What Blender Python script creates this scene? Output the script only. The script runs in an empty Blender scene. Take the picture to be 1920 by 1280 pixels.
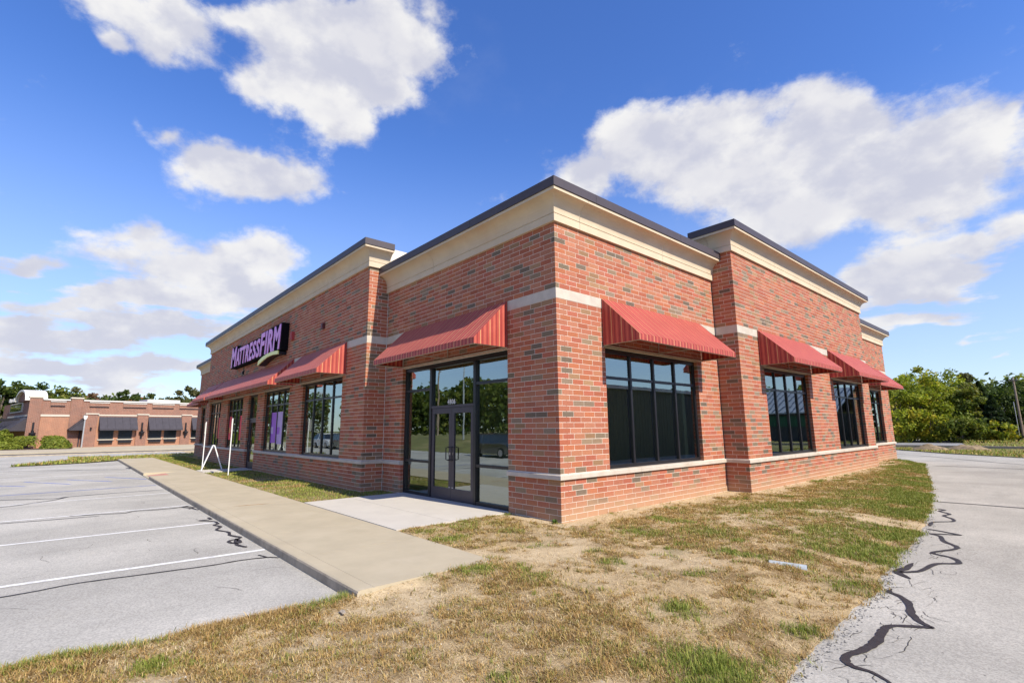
import bpy, math, random
import numpy as np
from mathutils import Vector, Matrix
R = math.radians
random.seed(7)
scene = bpy.context.scene
COL = scene.collection

# ------------------------------------------------------------------ camera, world, sun, exposure
cam_d = bpy.data.cameras.new('camera')
cam_d.sensor_width = 36.0
cam_d.lens = 927.35 * 36.0 / 1920.0
cam_d.clip_start = 0.05
cam_d.clip_end = 3000
cam = bpy.data.objects.new('camera', cam_d)
COL.objects.link(cam)
YAW, PITCH, ROLL = 0.848739, 0.174086, -0.009667
cam.matrix_world = (Matrix.Translation((6.2667, -6.6399, 1.6258)) @ Matrix.Rotation(YAW, 4, 'Z')
                    @ Matrix.Rotation(PITCH + math.pi / 2, 4, 'X') @ Matrix.Rotation(ROLL, 4, 'Z'))
scene.camera = cam
VIEW = Vector((-math.sin(YAW) * math.cos(PITCH), math.cos(YAW) * math.cos(PITCH), math.sin(PITCH)))

SUN_DIR = Vector((0.885, 0.058, 0.80)).normalized()
SKY_STRENGTH = 0.095
sun_d = bpy.data.lights.new('sun', 'SUN')
sun_d.energy = 5.0
sun_d.angle = R(0.53)
sun_d.color = (1.0, 0.915, 0.765)
sun = bpy.data.objects.new('sun', sun_d)
sun.rotation_euler = SUN_DIR.to_track_quat('Z', 'Y').to_euler()
sun.location = (20, 0, 30)
COL.objects.link(sun)

scene.view_settings.view_transform = 'Standard'
scene.view_settings.look = 'None'
scene.view_settings.exposure = 0.36
scene.view_settings.gamma = 1.0
scene.view_settings.use_curve_mapping = False
scene.render.engine = 'CYCLES'
scene.cycles.use_denoising = True
scene.cycles.max_bounces = 8
scene.cycles.transparent_max_bounces = 24
scene.cycles.caustics_reflective = False
scene.cycles.caustics_refractive = False

# cloud banks: direction on the sky, horizontal axis, half width, half height, weight
CLOUDS=[
(-0.467, 0.728, 0.501, 0.791, 0.597, -0.131, 0.088, 0.067, 1.0),
(-0.397, 0.788, 0.471, 0.834, 0.524, -0.172, 0.096, 0.083, 1.0),
(-0.327, 0.837, 0.439, 0.87, 0.448, -0.207, 0.12, 0.094, 1.0),
(-0.211, 0.859, 0.467, 0.885, 0.37, -0.282, 0.061, 0.067, 1.0),
(-0.191, 0.888, 0.418, 0.904, 0.325, -0.278, 0.075, 0.08, 1.0),
(-0.116, 0.912, 0.394, 0.917, 0.251, -0.311, 0.078, 0.072, 1.0),
(-0.048, 0.925, 0.377, 0.92, 0.188, -0.343, 0.064, 0.057, 1.0),
(-0.284, 0.889, 0.36, 0.905, 0.373, -0.206, 0.106, 0.057, 1.0),
(-0.35, 0.781, 0.518, 0.836, 0.51, -0.204, 0.051, 0.042, 0.8),
(-0.171, 0.922, 0.348, 0.928, 0.269, -0.257, 0.091, 0.049, 0.9),
(-0.085, 0.94, 0.33, 0.937, 0.188, -0.293, 0.052, 0.038, 0.9),
(-0.563, 0.682, 0.466, 0.744, 0.664, -0.074, 0.06, 0.036, 0.9),
(-0.605, 0.653, 0.457, 0.715, 0.697, -0.05, 0.041, 0.024, 0.6),
(-0.138, 0.963, 0.232, 0.962, 0.186, -0.2, 0.073, 0.045, 0.95),
(-0.067, 0.963, 0.26, 0.958, 0.135, -0.252, 0.059, 0.021, 0.85),
(-0.187, 0.959, 0.214, 0.959, 0.225, -0.17, 0.06, 0.034, 0.9),
(-0.12, 0.975, 0.189, 0.973, 0.153, -0.175, 0.059, 0.026, 0.8),
(-0.033, 0.963, 0.268, 0.955, 0.109, -0.276, 0.031, 0.021, 0.75),
(-0.168, 0.972, 0.163, 0.971, 0.192, -0.141, 0.075, 0.022, 0.65),
(-0.12, 0.983, 0.14, 0.981, 0.14, -0.135, 0.047, 0.012, 0.5),
(0.003, 0.913, 0.407, 0.902, 0.173, -0.396, 0.01, 0.019, 0.8),
(-0.063, 0.993, 0.095, 0.991, 0.073, -0.108, 0.024, 0.007, 0.5),
(-0.104, 0.986, 0.128, 0.984, 0.121, -0.129, 0.023, 0.006, 0.45),
(-0.816, -0.017, 0.578, 0.247, 0.893, 0.375, 0.051, 0.033, 0.75),
(-0.843, -0.011, 0.538, 0.219, 0.906, 0.361, 0.027, 0.022, 0.75),
(-0.801, 0.058, 0.595, 0.306, 0.895, 0.324, 0.053, 0.054, 0.75),
(-0.831, 0.039, 0.555, 0.263, 0.907, 0.33, 0.031, 0.035, 0.6),
(-0.766, 0.133, 0.629, 0.379, 0.884, 0.273, 0.077, 0.028, 0.8),
(-0.732, 0.226, 0.643, 0.45, 0.869, 0.206, 0.101, 0.043, 0.85),
(-0.701, 0.303, 0.646, 0.506, 0.849, 0.15, 0.106, 0.056, 1.0),
(-0.677, 0.36, 0.642, 0.545, 0.831, 0.109, 0.054, 0.046, 0.95),
(-0.771, 0.244, 0.588, 0.428, 0.882, 0.196, 0.096, 0.051, 1.0),
(-0.735, 0.332, 0.591, 0.497, 0.857, 0.137, 0.073, 0.049, 0.9),
(-0.78, 0.295, 0.552, 0.447, 0.879, 0.162, 0.059, 0.046, 0.95),
(-0.82, 0.16, 0.55, 0.343, 0.906, 0.248, 0.048, 0.03, 0.7),
(-0.767, 0.165, 0.62, 0.393, 0.885, 0.251, 0.048, 0.029, 0.6),
(-0.62, 0.376, 0.689, 0.582, 0.809, 0.083, 0.044, 0.029, 0.6),
(-0.758, 0.229, 0.611, 0.432, 0.878, 0.206, 0.076, 0.045, 0.9),
(-0.886, 0.169, 0.431, 0.282, 0.935, 0.214, 0.101, 0.039, 0.95),
(-0.868, 0.231, 0.44, 0.339, 0.923, 0.183, 0.062, 0.028, 0.75),
(-0.892, 0.063, 0.447, 0.207, 0.938, 0.28, 0.032, 0.022, 0.6),
(-0.874, 0.148, 0.463, 0.282, 0.93, 0.236, 0.048, 0.021, 0.5),
(-0.888, 0.033, 0.458, 0.191, 0.934, 0.303, 0.012, 0.017, 0.4),
(-0.558, 0.498, 0.663, 0.66, 0.752, -0.01, 0.029, 0.025, 0.35),
(-0.923, 0.225, 0.312, 0.28, 0.949, 0.143, 0.089, 0.045, 0.95),
(-0.943, 0.177, 0.282, 0.225, 0.963, 0.148, 0.102, 0.037, 0.8),
(-0.952, 0.045, 0.304, 0.114, 0.97, 0.215, 0.079, 0.02, 0.6),
(-0.953, -0.01, 0.303, 0.066, 0.969, 0.24, 0.032, 0.011, 0.45),
(-0.953, 0.085, 0.292, 0.144, 0.971, 0.19, 0.083, 0.03, 0.65),
(-0.955, 0.116, 0.272, 0.166, 0.972, 0.166, 0.095, 0.035, 0.7),
(-0.968, -0.076, 0.238, -0.023, 0.975, 0.219, 0.04, 0.021, 0.8),
(-0.946, 0.224, 0.233, 0.254, 0.961, 0.109, 0.116, 0.04, 0.9),
(-0.976, 0.053, 0.21, 0.085, 0.985, 0.148, 0.15, 0.024, 0.75),
(-0.982, -0.039, 0.184, -0.01, 0.988, 0.157, 0.081, 0.017, 0.7),
(-0.977, 0.112, 0.184, 0.134, 0.984, 0.113, 0.162, 0.02, 0.7),
(-0.99, 0.001, 0.144, 0.017, 0.994, 0.111, 0.137, 0.018, 0.8),
(-0.98, 0.115, 0.162, 0.132, 0.986, 0.098, 0.119, 0.022, 0.8),
(-0.991, -0.055, 0.123, -0.042, 0.993, 0.106, 0.071, 0.012, 0.6),
(-0.995, -0.035, 0.094, -0.028, 0.997, 0.075, 0.1, 0.016, 0.8),
(-0.99, 0.099, 0.103, 0.106, 0.992, 0.062, 0.083, 0.019, 0.8),
(-0.997, 0.021, 0.078, 0.025, 0.998, 0.053, 0.156, 0.012, 0.6),
(-0.948, 0.179, 0.264, 0.221, 0.965, 0.139, 0.085, 0.028, 0.7),
(-0.985, -0.06, 0.161, -0.036, 0.989, 0.143, 0.071, 0.012, 0.6),
(-0.977, -0.085, 0.195, -0.049, 0.982, 0.183, 0.033, 0.011, 0.5),
(-0.993, 0.103, 0.064, 0.105, 0.994, 0.034, 0.158, 0.01, 0.5)]


class NT:
    """thin helper around a node tree"""
    def __init__(s, tree):
        s.t = tree; s.t.nodes.clear()
    def n(s, typ, ins=None, **props):
        nd = s.t.nodes.new(typ)
        for k, v in props.items():
            setattr(nd, k, v)
        for k, v in (ins or {}).items():
            sock = nd.inputs[k]
            if isinstance(v, bpy.types.NodeSocket):
                s.t.links.new(v, sock)
            else:
                sock.default_value = v
        return nd
    def math(s, op, a, b=0.0, c=0.0, clamp=False):
        return s.n('ShaderNodeMath', {0: a, 1: b, 2: c}, operation=op, use_clamp=clamp).outputs[0]
    def mix(s, fac, a, b, blend='MIX'):
        nd = s.n('ShaderNodeMix', data_type='RGBA', blend_type=blend)
        for i, v in ((0, fac), (6, a), (7, b)):
            if isinstance(v, bpy.types.NodeSocket):
                s.t.links.new(v, nd.inputs[i])
            else:
                nd.inputs[i].default_value = (*v, 1.0) if (i > 0 and len(v) == 3) else v
        return nd.outputs[2]
    def noise(s, vec, scale, detail=4.0, rough=0.55, out='Fac', dist=0.0):
        d = {'Scale': scale, 'Detail': detail, 'Roughness': rough, 'Distortion': dist}
        if vec is not None:
            d['Vector'] = vec
        return s.n('ShaderNodeTexNoise', d).outputs[out]
    def ramp(s, fac, lo, hi, a=0.0, b=1.0):
        return s.n('ShaderNodeMapRange', {0: fac, 1: lo, 2: hi, 3: a, 4: b}, interpolation_type='SMOOTHSTEP').outputs[0]

world = bpy.data.worlds.new('World')
scene.world = world
world.use_nodes = True
W = NT(world.node_tree)
geo = W.n('ShaderNodeTexCoord').outputs['Generated']
sky = W.n('ShaderNodeTexSky', sky_type='NISHITA', sun_disc=False, sun_elevation=math.asin(SUN_DIR.z),
          sun_rotation=math.atan2(SUN_DIR.x, SUN_DIR.y), altitude=300.0, air_density=1.0, dust_density=0.25, ozone_density=2.6)
skyc = W.n('ShaderNodeHueSaturation', {'Hue': 0.512, 'Saturation': 1.22, 'Value': 1.0, 'Color': sky.outputs[0]}).outputs[0]
skyc = W.mix(1.0, skyc, (1.72, 1.80, 1.98), 'MULTIPLY')
warp = W.n('ShaderNodeVectorMath', {0: W.noise(geo, 7.0, 4.0, 0.6, 'Color'), 1: (0.5, 0.5, 0.5)}, operation='SUBTRACT').outputs[0]
wv = W.n('ShaderNodeVectorMath', {0: warp, 3: 0.085}, operation='SCALE').outputs[0]
pos = W.n('ShaderNodeVectorMath', {0: geo, 1: wv}, operation='ADD').outputs[0]
field = None
low = None
for (cx, cy, cz, rx, ry, rz, bw, bh, am) in CLOUDS:
    am = min(1.0, am * (1.15 if cz < 0.26 else 1.0))
    c = Vector((cx, cy, cz)).normalized()
    rt = Vector((rx, ry, rz)).normalized()
    up = rt.cross(c).normalized()
    rt = c.cross(up).normalized()
    m = Matrix((rt, c, up)).transposed()
    mp = W.n('ShaderNodeMapping', {'Vector': pos, 'Location': c, 'Rotation': m.to_euler('XYZ'), 'Scale': (bw * 1.5, 0.9, bh * 1.5)}, vector_type='TEXTURE').outputs[0]
    ln = W.n('ShaderNodeVectorMath', {0: mp}, operation='LENGTH').outputs['Value']
    f = W.n('ShaderNodeMapRange', {0: ln, 1: 1.25, 2: 0.0, 3: 0.0, 4: am}).outputs[0]
    field = f if field is None else W.n('ShaderNodeMath', {0: field, 1: f, 2: 0.28}, operation='SMOOTH_MAX').outputs[0]
# clouds of the same kind go on over the rest of the sky
dv = W.n('ShaderNodeVectorMath', {0: geo, 1: VIEW}, operation='DOT_PRODUCT').outputs['Value']
away = W.ramp(dv, 0.60, 0.40)
gen = W.math('MULTIPLY', W.ramp(W.noise(geo, 2.6, 3.0, 0.5), 0.50, 0.75), away)
field = W.math('MAXIMUM', field, gen)
sep = W.n('ShaderNodeSeparateXYZ', {0: geo}).outputs
strat = W.n('ShaderNodeMapping', {'Vector': geo, 'Scale': (1.0, 1.0, 1.5)}).outputs[0]
fine = W.math('ADD', W.math('MULTIPLY', W.noise(strat, 5.5, 3.0, 0.55), 0.52), W.math('MULTIPLY', W.noise(strat, 15.0, 9.0, 0.66), 0.48))
edge = W.math('ADD', field, W.math('MULTIPLY', W.math('SUBTRACT', fine, 0.5), 1.15))
layer = W.noise(W.n('ShaderNodeMapping', {'Vector': geo, 'Scale': (1.0, 1.0, 5.5)}).outputs[0], 5.0, 6.0, 0.6)
edge = W.math('ADD', edge, W.math('MULTIPLY', W.math('MULTIPLY', W.math('SUBTRACT', layer, 0.54), 1.7), W.ramp(sep[2], 0.34, 0.16)))
dens = W.math('MULTIPLY', W.ramp(edge, 0.31, 0.58), W.ramp(field, 0.02, 0.22))
# softly shaded bodies: the thick middles are greyer
thick = W.ramp(W.math('ADD', field, W.math('MULTIPLY', W.math('SUBTRACT', W.noise(strat, 6.0, 5.0, 0.55), 0.5), 1.9)), 0.42, 0.98)
# billows: each lump is brighter on its upper, sun-facing side than below
sh = W.n('ShaderNodeVectorMath', {0: strat, 1: (SUN_DIR.x * 0.035, SUN_DIR.y * 0.035, 0.05)}, operation='ADD').outputs[0]
rel = W.math('SUBTRACT', W.noise(strat, 6.5, 6.0, 0.55), W.noise(sh, 6.5, 6.0, 0.55))
lit = W.ramp(rel, -0.13, 0.11)
ccol = W.mix(W.math('MULTIPLY', thick, 0.75), (7.7, 7.6, 7.5), (6.1, 6.1, 6.6))
ccol = W.mix(W.math('MULTIPLY', W.math('SUBTRACT', 1.0, lit), 0.8), ccol, (4.8, 4.95, 5.95))
hz = W.ramp(sep[2], 0.22, 0.0)
ccol = W.mix(W.math('MULTIPLY', hz, 0.45), ccol, (5.8, 6.0, 7.0))
cov = W.math('MULTIPLY', dens, 0.97)
# thin high veil and horizon haze
veil = W.math('MULTIPLY', W.ramp(W.noise(strat, 3.0, 6.0, 0.6), 0.55, 0.85), 0.08)
cov = W.math('MAXIMUM', cov, veil)
skyh = W.mix(W.math('MULTIPLY', W.ramp(sep[2], 0.55, 0.0), 0.62), skyc, (4.7, 5.6, 7.1))
final = W.mix(cov, skyh, ccol)
bg = W.n('ShaderNodeBackground', {'Color': final, 'Strength': SKY_STRENGTH})
wo = W.n('ShaderNodeOutputWorld', {'Surface': bg.outputs[0]})

# ------------------------------------------------------------------ helpers
class MB:
    """collects faces for ONE mesh object"""
    def __init__(s):
        s.v = []; s.f = []; s.m = []; s.c = []; s.cur = None
    def add(s, vs, fs, m=0):
        b = len(s.v); s.v += [tuple(p) for p in vs]
        for f in fs:
            s.f.append(tuple(b + i for i in f)); s.m.append(m); s.c.append(s.cur)
        return s
    def box(s, x0, x1, y0, y1, z0, z1, m=0, skip=()):
        vs = [(x, y, z) for z in (z0, z1) for y in (y0, y1) for x in (x0, x1)]
        fs = {'b': (0, 2, 3, 1), 't': (4, 5, 7, 6), 'f': (0, 1, 5, 4), 'k': (2, 6, 7, 3), 'l': (0, 4, 6, 2), 'r': (1, 3, 7, 5)}
        return s.add(vs, [fs[k] for k in fs if k not in skip], m)
    def frame_box(s, o, ux, uy, a0, a1, b0, b1, z0, z1, m=0, skip=()):
        """box along horizontal axis ux and depth axis uy starting at o"""
        vs = [(o[0] + ux[0] * a + uy[0] * b, o[1] + ux[1] * a + uy[1] * b, z) for z in (z0, z1) for b in (b0, b1) for a in (a0, a1)]
        fs = {'b': (0, 2, 3, 1), 't': (4, 5, 7, 6), 'f': (0, 1, 5, 4), 'k': (2, 6, 7, 3), 'l': (0, 4, 6, 2), 'r': (1, 3, 7, 5)}
        return s.add(vs, [fs[k] for k in fs if k not in skip], m)
    def prism(s, poly, axis, a, b, m=0):
        """polygon in the plane across axis, extruded from a to b"""
        def P(p, t):
            return (t, p[0], p[1]) if axis == 'x' else (p[0], t, p[1]) if axis == 'y' else (p[0], p[1], t)
        n = len(poly)
        vs = [P(p, a) for p in poly] + [P(p, b) for p in poly]
        fs = [tuple(range(n - 1, -1, -1)), tuple(range(n, 2 * n))] + [(i, (i + 1) % n, n + (i + 1) % n, n + i) for i in range(n)]
        return s.add(vs, fs, m)
    def tube(s, pts, r, n=8, m=0, r1=None):
        pts = [Vector(p) for p in pts]; k = len(pts); vs = []
        for i, p in enumerate(pts):
            d = (pts[min(i + 1, k - 1)] - pts[max(i - 1, 0)]).normalized()
            a = d.cross(Vector((0.13, 0.31, 0.94)) if abs(d.z) < 0.9 else Vector((1, 0, 0))).normalized()
            b = d.cross(a)
            rr = r if r1 is None else r + (r1 - r) * i / max(1, k - 1)
            vs += [p + (a * math.cos(2 * math.pi * j / n) + b * math.sin(2 * math.pi * j / n)) * rr for j in range(n)]
        fs = [(i * n + j, i * n + (j + 1) % n, (i + 1) * n + (j + 1) % n, (i + 1) * n + j) for i in range(k - 1) for j in range(n)]
        fs += [tuple(range(n - 1, -1, -1)), tuple((k - 1) * n + j for j in range(n))]
        return s.add(vs, fs, m)
    def sweep(s, prof, path, m=0):
        """closed profile [(out, z)] swept along a plan path, outward = right of travel, mitred"""
        k = len(path); N = []
        for i in range(k - 1):
            d = Vector((path[i + 1][0] - path[i][0], path[i + 1][1] - path[i][1])).normalized()
            N.append(Vector((d.y, -d.x)))
        vs = []
        for i in range(k):
            if i == 0: o = N[0]
            elif i == k - 1: o = N[-1]
            else: o = (N[i - 1] + N[i]) / (1 + N[i - 1].dot(N[i]))
            vs += [(path[i][0] + o.x * q[0], path[i][1] + o.y * q[0], q[1]) for q in prof]
        n = len(prof)
        fs = [(i * n + j, (i + 1) * n + j, (i + 1) * n + (j + 1) % n, i * n + (j + 1) % n) for i in range(k - 1) for j in range(n)]
        fs += [tuple(range(n)), tuple((k - 1) * n + j for j in range(n - 1, -1, -1))]
        return s.add(vs, fs, m)
    def mesh(s, name, mats):
        me = bpy.data.meshes.new(name)
        me.from_pydata([tuple(p) for p in s.v], [], s.f)
        for mt in (mats if isinstance(mats, (list, tuple)) else [mats]):
            me.materials.append(mt)
        me.polygons.foreach_set('material_index', s.m)
        if any(c is not None for c in s.c):
            at = me.color_attributes.new('col', 'FLOAT_COLOR', 'CORNER')
            cols = []
            for f, c in zip(s.f, s.c):
                cols += list((*(c or (0.5, 0.5, 0.5)), 1.0)) * len(f)
            at.data.foreach_set('color', cols)
        me.update()
        return me
    def build(s, name, mats, parent=None, loc=None, rz=0.0, smooth=False):
        o = bpy.data.objects.new(name, s.mesh(name, mats))
        COL.objects.link(o)
        if parent: o.parent = parent
        if loc: o.location = loc
        if rz: o.rotation_euler = (0, 0, rz)
        if smooth: o.data.polygons.foreach_set('use_smooth', [True] * len(o.data.polygons))
        return o

def tag(o, label=None, cat=None, group=None, kind=None):
    if label: o['label'] = label
    if cat: o['category'] = cat
    if group: o['group'] = group
    if kind: o['kind'] = kind
    return o
def empty(name, loc=(0, 0, 0), rz=0.0, parent=None):
    o = bpy.data.objects.new(name, None)
    o.empty_display_size = 0.3
    COL.objects.link(o)
    o.location = loc; o.rotation_euler = (0, 0, rz)
    if parent: o.parent = parent
    return o
def copy_tree(o, parent=None):
    c = o.copy(); COL.objects.link(c)
    if parent: c.parent = parent
    for ch in list(o.children): copy_tree(ch, c)
    return c
def np_mesh(name, V, F, mats, cols=None, smooth=False):
    """V (n,3), F (m,k) one face size, cols (m,3) per face"""
    me = bpy.data.meshes.new(name)
    V = np.asarray(V, np.float32); F = np.asarray(F, np.int32)
    m, k = F.shape
    me.vertices.add(len(V)); me.vertices.foreach_set('co', V.ravel())
    me.loops.add(m * k); me.loops.foreach_set('vertex_index', F.ravel())
    me.polygons.add(m)
    me.polygons.foreach_set('loop_start', np.arange(0, m * k, k, dtype=np.int32))
    me.polygons.foreach_set('loop_total', np.full(m, k, np.int32))
    for mt in (mats if isinstance(mats, (list, tuple)) else [mats]):
        me.materials.append(mt)
    if cols is not None:
        at = me.color_attributes.new('col', 'FLOAT_COLOR', 'CORNER')
        c4 = np.ones((m, k, 4), np.float32); c4[:, :, :3] = np.asarray(cols, np.float32)[:, None, :]
        at.data.foreach_set('color', c4.ravel())
    if smooth:
        me.polygons.foreach_set('use_smooth', np.ones(m, bool))
    me.update(calc_edges=True)
    return me
def link(name, me, parent=None, loc=None):
    o = bpy.data.objects.new(name, me); COL.objects.link(o)
    if parent: o.parent = parent
    if loc: o.location = loc
    return o

def vnoise(x, y, scale, seed=0, octaves=3):
    """value noise 0..1 on numpy arrays"""
    out = np.zeros_like(x, dtype=float); amp = 1.0; tot = 0.0
    for o in range(octaves):
        xs = x * scale * 2 ** o + 17.3 * o + seed * 3.1; ys = y * scale * 2 ** o - 9.1 * o + seed * 7.7
        xi = np.floor(xs).astype(np.int64); yi = np.floor(ys).astype(np.int64)
        fx = xs - xi; fy = ys - yi; fx = fx * fx * (3 - 2 * fx); fy = fy * fy * (3 - 2 * fy)
        def h(a, b):
            n = (a * 374761393 + b * 668265263 + seed * 1274126177) & 0xffffffff
            n = ((n ^ (n >> 13)) * 1274126177) & 0xffffffff
            return ((n ^ (n >> 16)) & 0xffff) / 65535.0
        v = (h(xi, yi) * (1 - fx) + h(xi + 1, yi) * fx) * (1 - fy) + (h(xi, yi + 1) * (1 - fx) + h(xi + 1, yi + 1) * fx) * fy
        out += amp * v; tot += amp; amp *= 0.5
    return out / tot

# ------------------------------------------------------------------ materials
def mat(name, base, rough=0.8, var=0.12, scale=6.0, bump=0.0, bscale=60.0, spec=0.3, metal=0.0, tint=None, tscale=1.2, coord='pos', coat=0.0):
    m = bpy.data.materials.new(name); m.use_nodes = True
    t = NT(m.node_tree)
    vec = t.n('ShaderNodeNewGeometry').outputs['Position'] if coord == 'pos' else t.n('ShaderNodeTexCoord').outputs['Object']
    c = t.mix(t.ramp(t.noise(vec, scale, 6.0, 0.6), 0.25, 0.75), tuple(v * (1 - var) for v in base), tuple(min(1, v * (1 + var)) for v in base))
    if tint:
        c = t.mix(t.ramp(t.noise(vec, tscale, 5.0, 0.6), 0.5, 0.72), c, tint)
    d = {'Base Color': c, 'Roughness': rough, 'Metallic': metal, 'Specular IOR Level': spec, 'Coat Weight': coat}
    if bump:
        d['Normal'] = t.n('ShaderNodeBump', {'Strength': bump, 'Distance': 0.02, 'Height': t.noise(vec, bscale, 4.0, 0.6)}).outputs[0]
    p = t.n('ShaderNodeBsdfPrincipled', d)
    t.n('ShaderNodeOutputMaterial', {'Surface': p.outputs[0]})
    return m

def brick_mat(name, source):
    m = bpy.data.materials.new(name); m.use_nodes = True
    t = NT(m.node_tree)
    pos = t.n('ShaderNodeNewGeometry').outputs['Position']
    col = t.n('ShaderNodeAttribute', attribute_name='col').outputs['Color'] if source == 'attr' else t.n('ShaderNodeObjectInfo').outputs['Color']
    grain = t.noise(pos, 45.0, 5.0, 0.7)
    stre = t.n('ShaderNodeMapping', {'Vector': pos, 'Scale': (9, 9, 1.2)}).outputs[0]
    c = t.mix(t.ramp(grain, 0.25, 0.8), t.mix(1.0, col, (0.80, 0.78, 0.78), 'MULTIPLY'), t.mix(1.0, col, (1.18, 1.2, 1.2), 'MULTIPLY'))
    c = t.mix(t.math('MULTIPLY', t.ramp(t.noise(stre, 1.6, 4.0, 0.6), 0.5, 0.85), 0.35), c, (0.30, 0.14, 0.085))
    # splashed mud along the foot of the wall
    z = t.n('ShaderNodeSeparateXYZ', {0: pos}).outputs
    hgt = t.math('ADD', 0.16, t.math('MULTIPLY', t.noise(pos, 1.1, 5.0, 0.6), 0.46))
    side = t.ramp(z[0], -0.6, 0.05, 0.55, 1.0)
    mud = t.math('MULTIPLY', t.math('MULTIPLY', t.ramp(t.math('DIVIDE', z[2], hgt), 1.25, 0.1), side), 0.82)
    c = t.mix(mud, c, (0.45, 0.27, 0.16))
    bmp = t.n('ShaderNodeBump', {'Strength': 0.35, 'Distance': 0.004, 'Height': grain}).outputs[0]
    p = t.n('ShaderNodeBsdfPrincipled', {'Base Color': c, 'Roughness': 0.85, 'Specular IOR Level': 0.22, 'Normal': bmp})
    t.n('ShaderNodeOutputMaterial', {'Surface': p.outputs[0]})
    return m

def stripe_mat(name, axis):
    """awning cloth: dark red with lighter red bands and thin tan lines running across axis"""
    m = bpy.data.materials.new(name); m.use_nodes = True
    t = NT(m.node_tree)
    ob = t.n('ShaderNodeTexCoord').outputs['Object']
    s = t.n('ShaderNodeSeparateXYZ', {0: ob}).outputs[axis]
    u = t.math('FRACT', t.math('MULTIPLY', s, 1 / 0.244))
    r = t.n('ShaderNodeValToRGB', {0: u})
    cr = r.color_ramp; cr.interpolation = 'CONSTANT'
    tan = (0.66, 0.36, 0.17, 1); red = (0.47, 0.078, 0.060, 1); dk = (0.31, 0.040, 0.040, 1); mid = (0.56, 0.125, 0.085, 1)
    stops = [(0.0, tan), (0.07, red), (0.20, dk), (0.30, red), (0.42, mid), (0.56, red), (0.68, dk), (0.78, red)]
    cr.elements[0].position = 0.0; cr.elements[0].color = stops[0][1]
    cr.elements[1].position = stops[1][0]; cr.elements[1].color = stops[1][1]
    for p_, c_ in stops[2:]:
        e = cr.elements.new(p_); e.color = c_
    c = t.mix(t.ramp(t.noise(ob, 2.2, 5.0, 0.6), 0.35, 0.8), r.outputs[0], t.mix(1.0, r.outputs[0], (1.16, 1.3, 1.3), 'MULTIPLY'))
    weave = t.n('ShaderNodeBump', {'Strength': 0.15, 'Distance': 0.002, 'Height': t.noise(ob, 220.0, 2.0, 0.5)}).outputs[0]
    p = t.n('ShaderNodeBsdfPrincipled', {'Base Color': c, 'Roughness': 0.55, 'Specular IOR Level': 0.45, 'Normal': weave, 'Sheen Weight': 0.15, 'Sheen Roughness': 0.4, 'Sheen Tint': (1.0, 0.72, 0.66, 1)})
    tr = t.n('ShaderNodeBsdfTranslucent', {'Color': t.mix(1.0, c, (1.5, 1.0, 0.9), 'MULTIPLY')})
    mx = t.n('ShaderNodeMixShader', {0: 0.22, 1: p.outputs[0], 2: tr.outputs[0]})
    t.n('ShaderNodeOutputMaterial', {'Surface': mx.outputs[0]})
    return m

def glass_mat(name, refl=0.30, tint=(0.60, 0.66, 0.60)):
    """one sheet of tinted, lightly mirrored store glazing"""
    m = bpy.data.materials.new(name); m.use_nodes = True
    t = NT(m.node_tree)
    ob = t.n('ShaderNodeTexCoord').outputs['Object']
    bmp = t.n('ShaderNodeBump', {'Strength': 0.06, 'Distance': 0.02, 'Height': t.noise(ob, 1.1, 2.0, 0.5)}).outputs[0]
    g = t.n('ShaderNodeBsdfGlossy', {'Color': (0.80, 0.92, 0.92, 1), 'Roughness': 0.0, 'Normal': bmp})
    tr = t.n('ShaderNodeBsdfTransparent', {'Color': (*tint, 1)})
    fr = t.n('ShaderNodeFresnel', {'IOR': 1.5}).outputs[0]
    fac = t.math('ADD', refl, t.math('MULTIPLY', fr, 1 - refl), clamp=True)
    mx = t.n('ShaderNodeMixShader', {0: fac, 1: tr.outputs[0], 2: g.outputs[0]})
    t.n('ShaderNodeOutputMaterial', {'Surface': mx.outputs[0]})
    return m

def leaf_mat(name, trans=0.3):
    m = bpy.data.materials.new(name); m.use_nodes = True
    t = NT(m.node_tree)
    col = t.n('ShaderNodeAttribute', attribute_name='col').outputs['Color']
    p = t.n('ShaderNodeBsdfPrincipled', {'Base Color': col, 'Roughness': 0.6, 'Specular IOR Level': 0.25})
    tr = t.n('ShaderNodeBsdfTranslucent', {'Color': t.mix(1.0, col, (1.25, 1.3, 0.7), 'MULTIPLY')})
    mx = t.n('ShaderNodeMixShader', {0: trans, 1: p.outputs[0], 2: tr.outputs[0]})
    t.n('ShaderNodeOutputMaterial', {'Surface': mx.outputs[0]})
    return m

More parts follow.
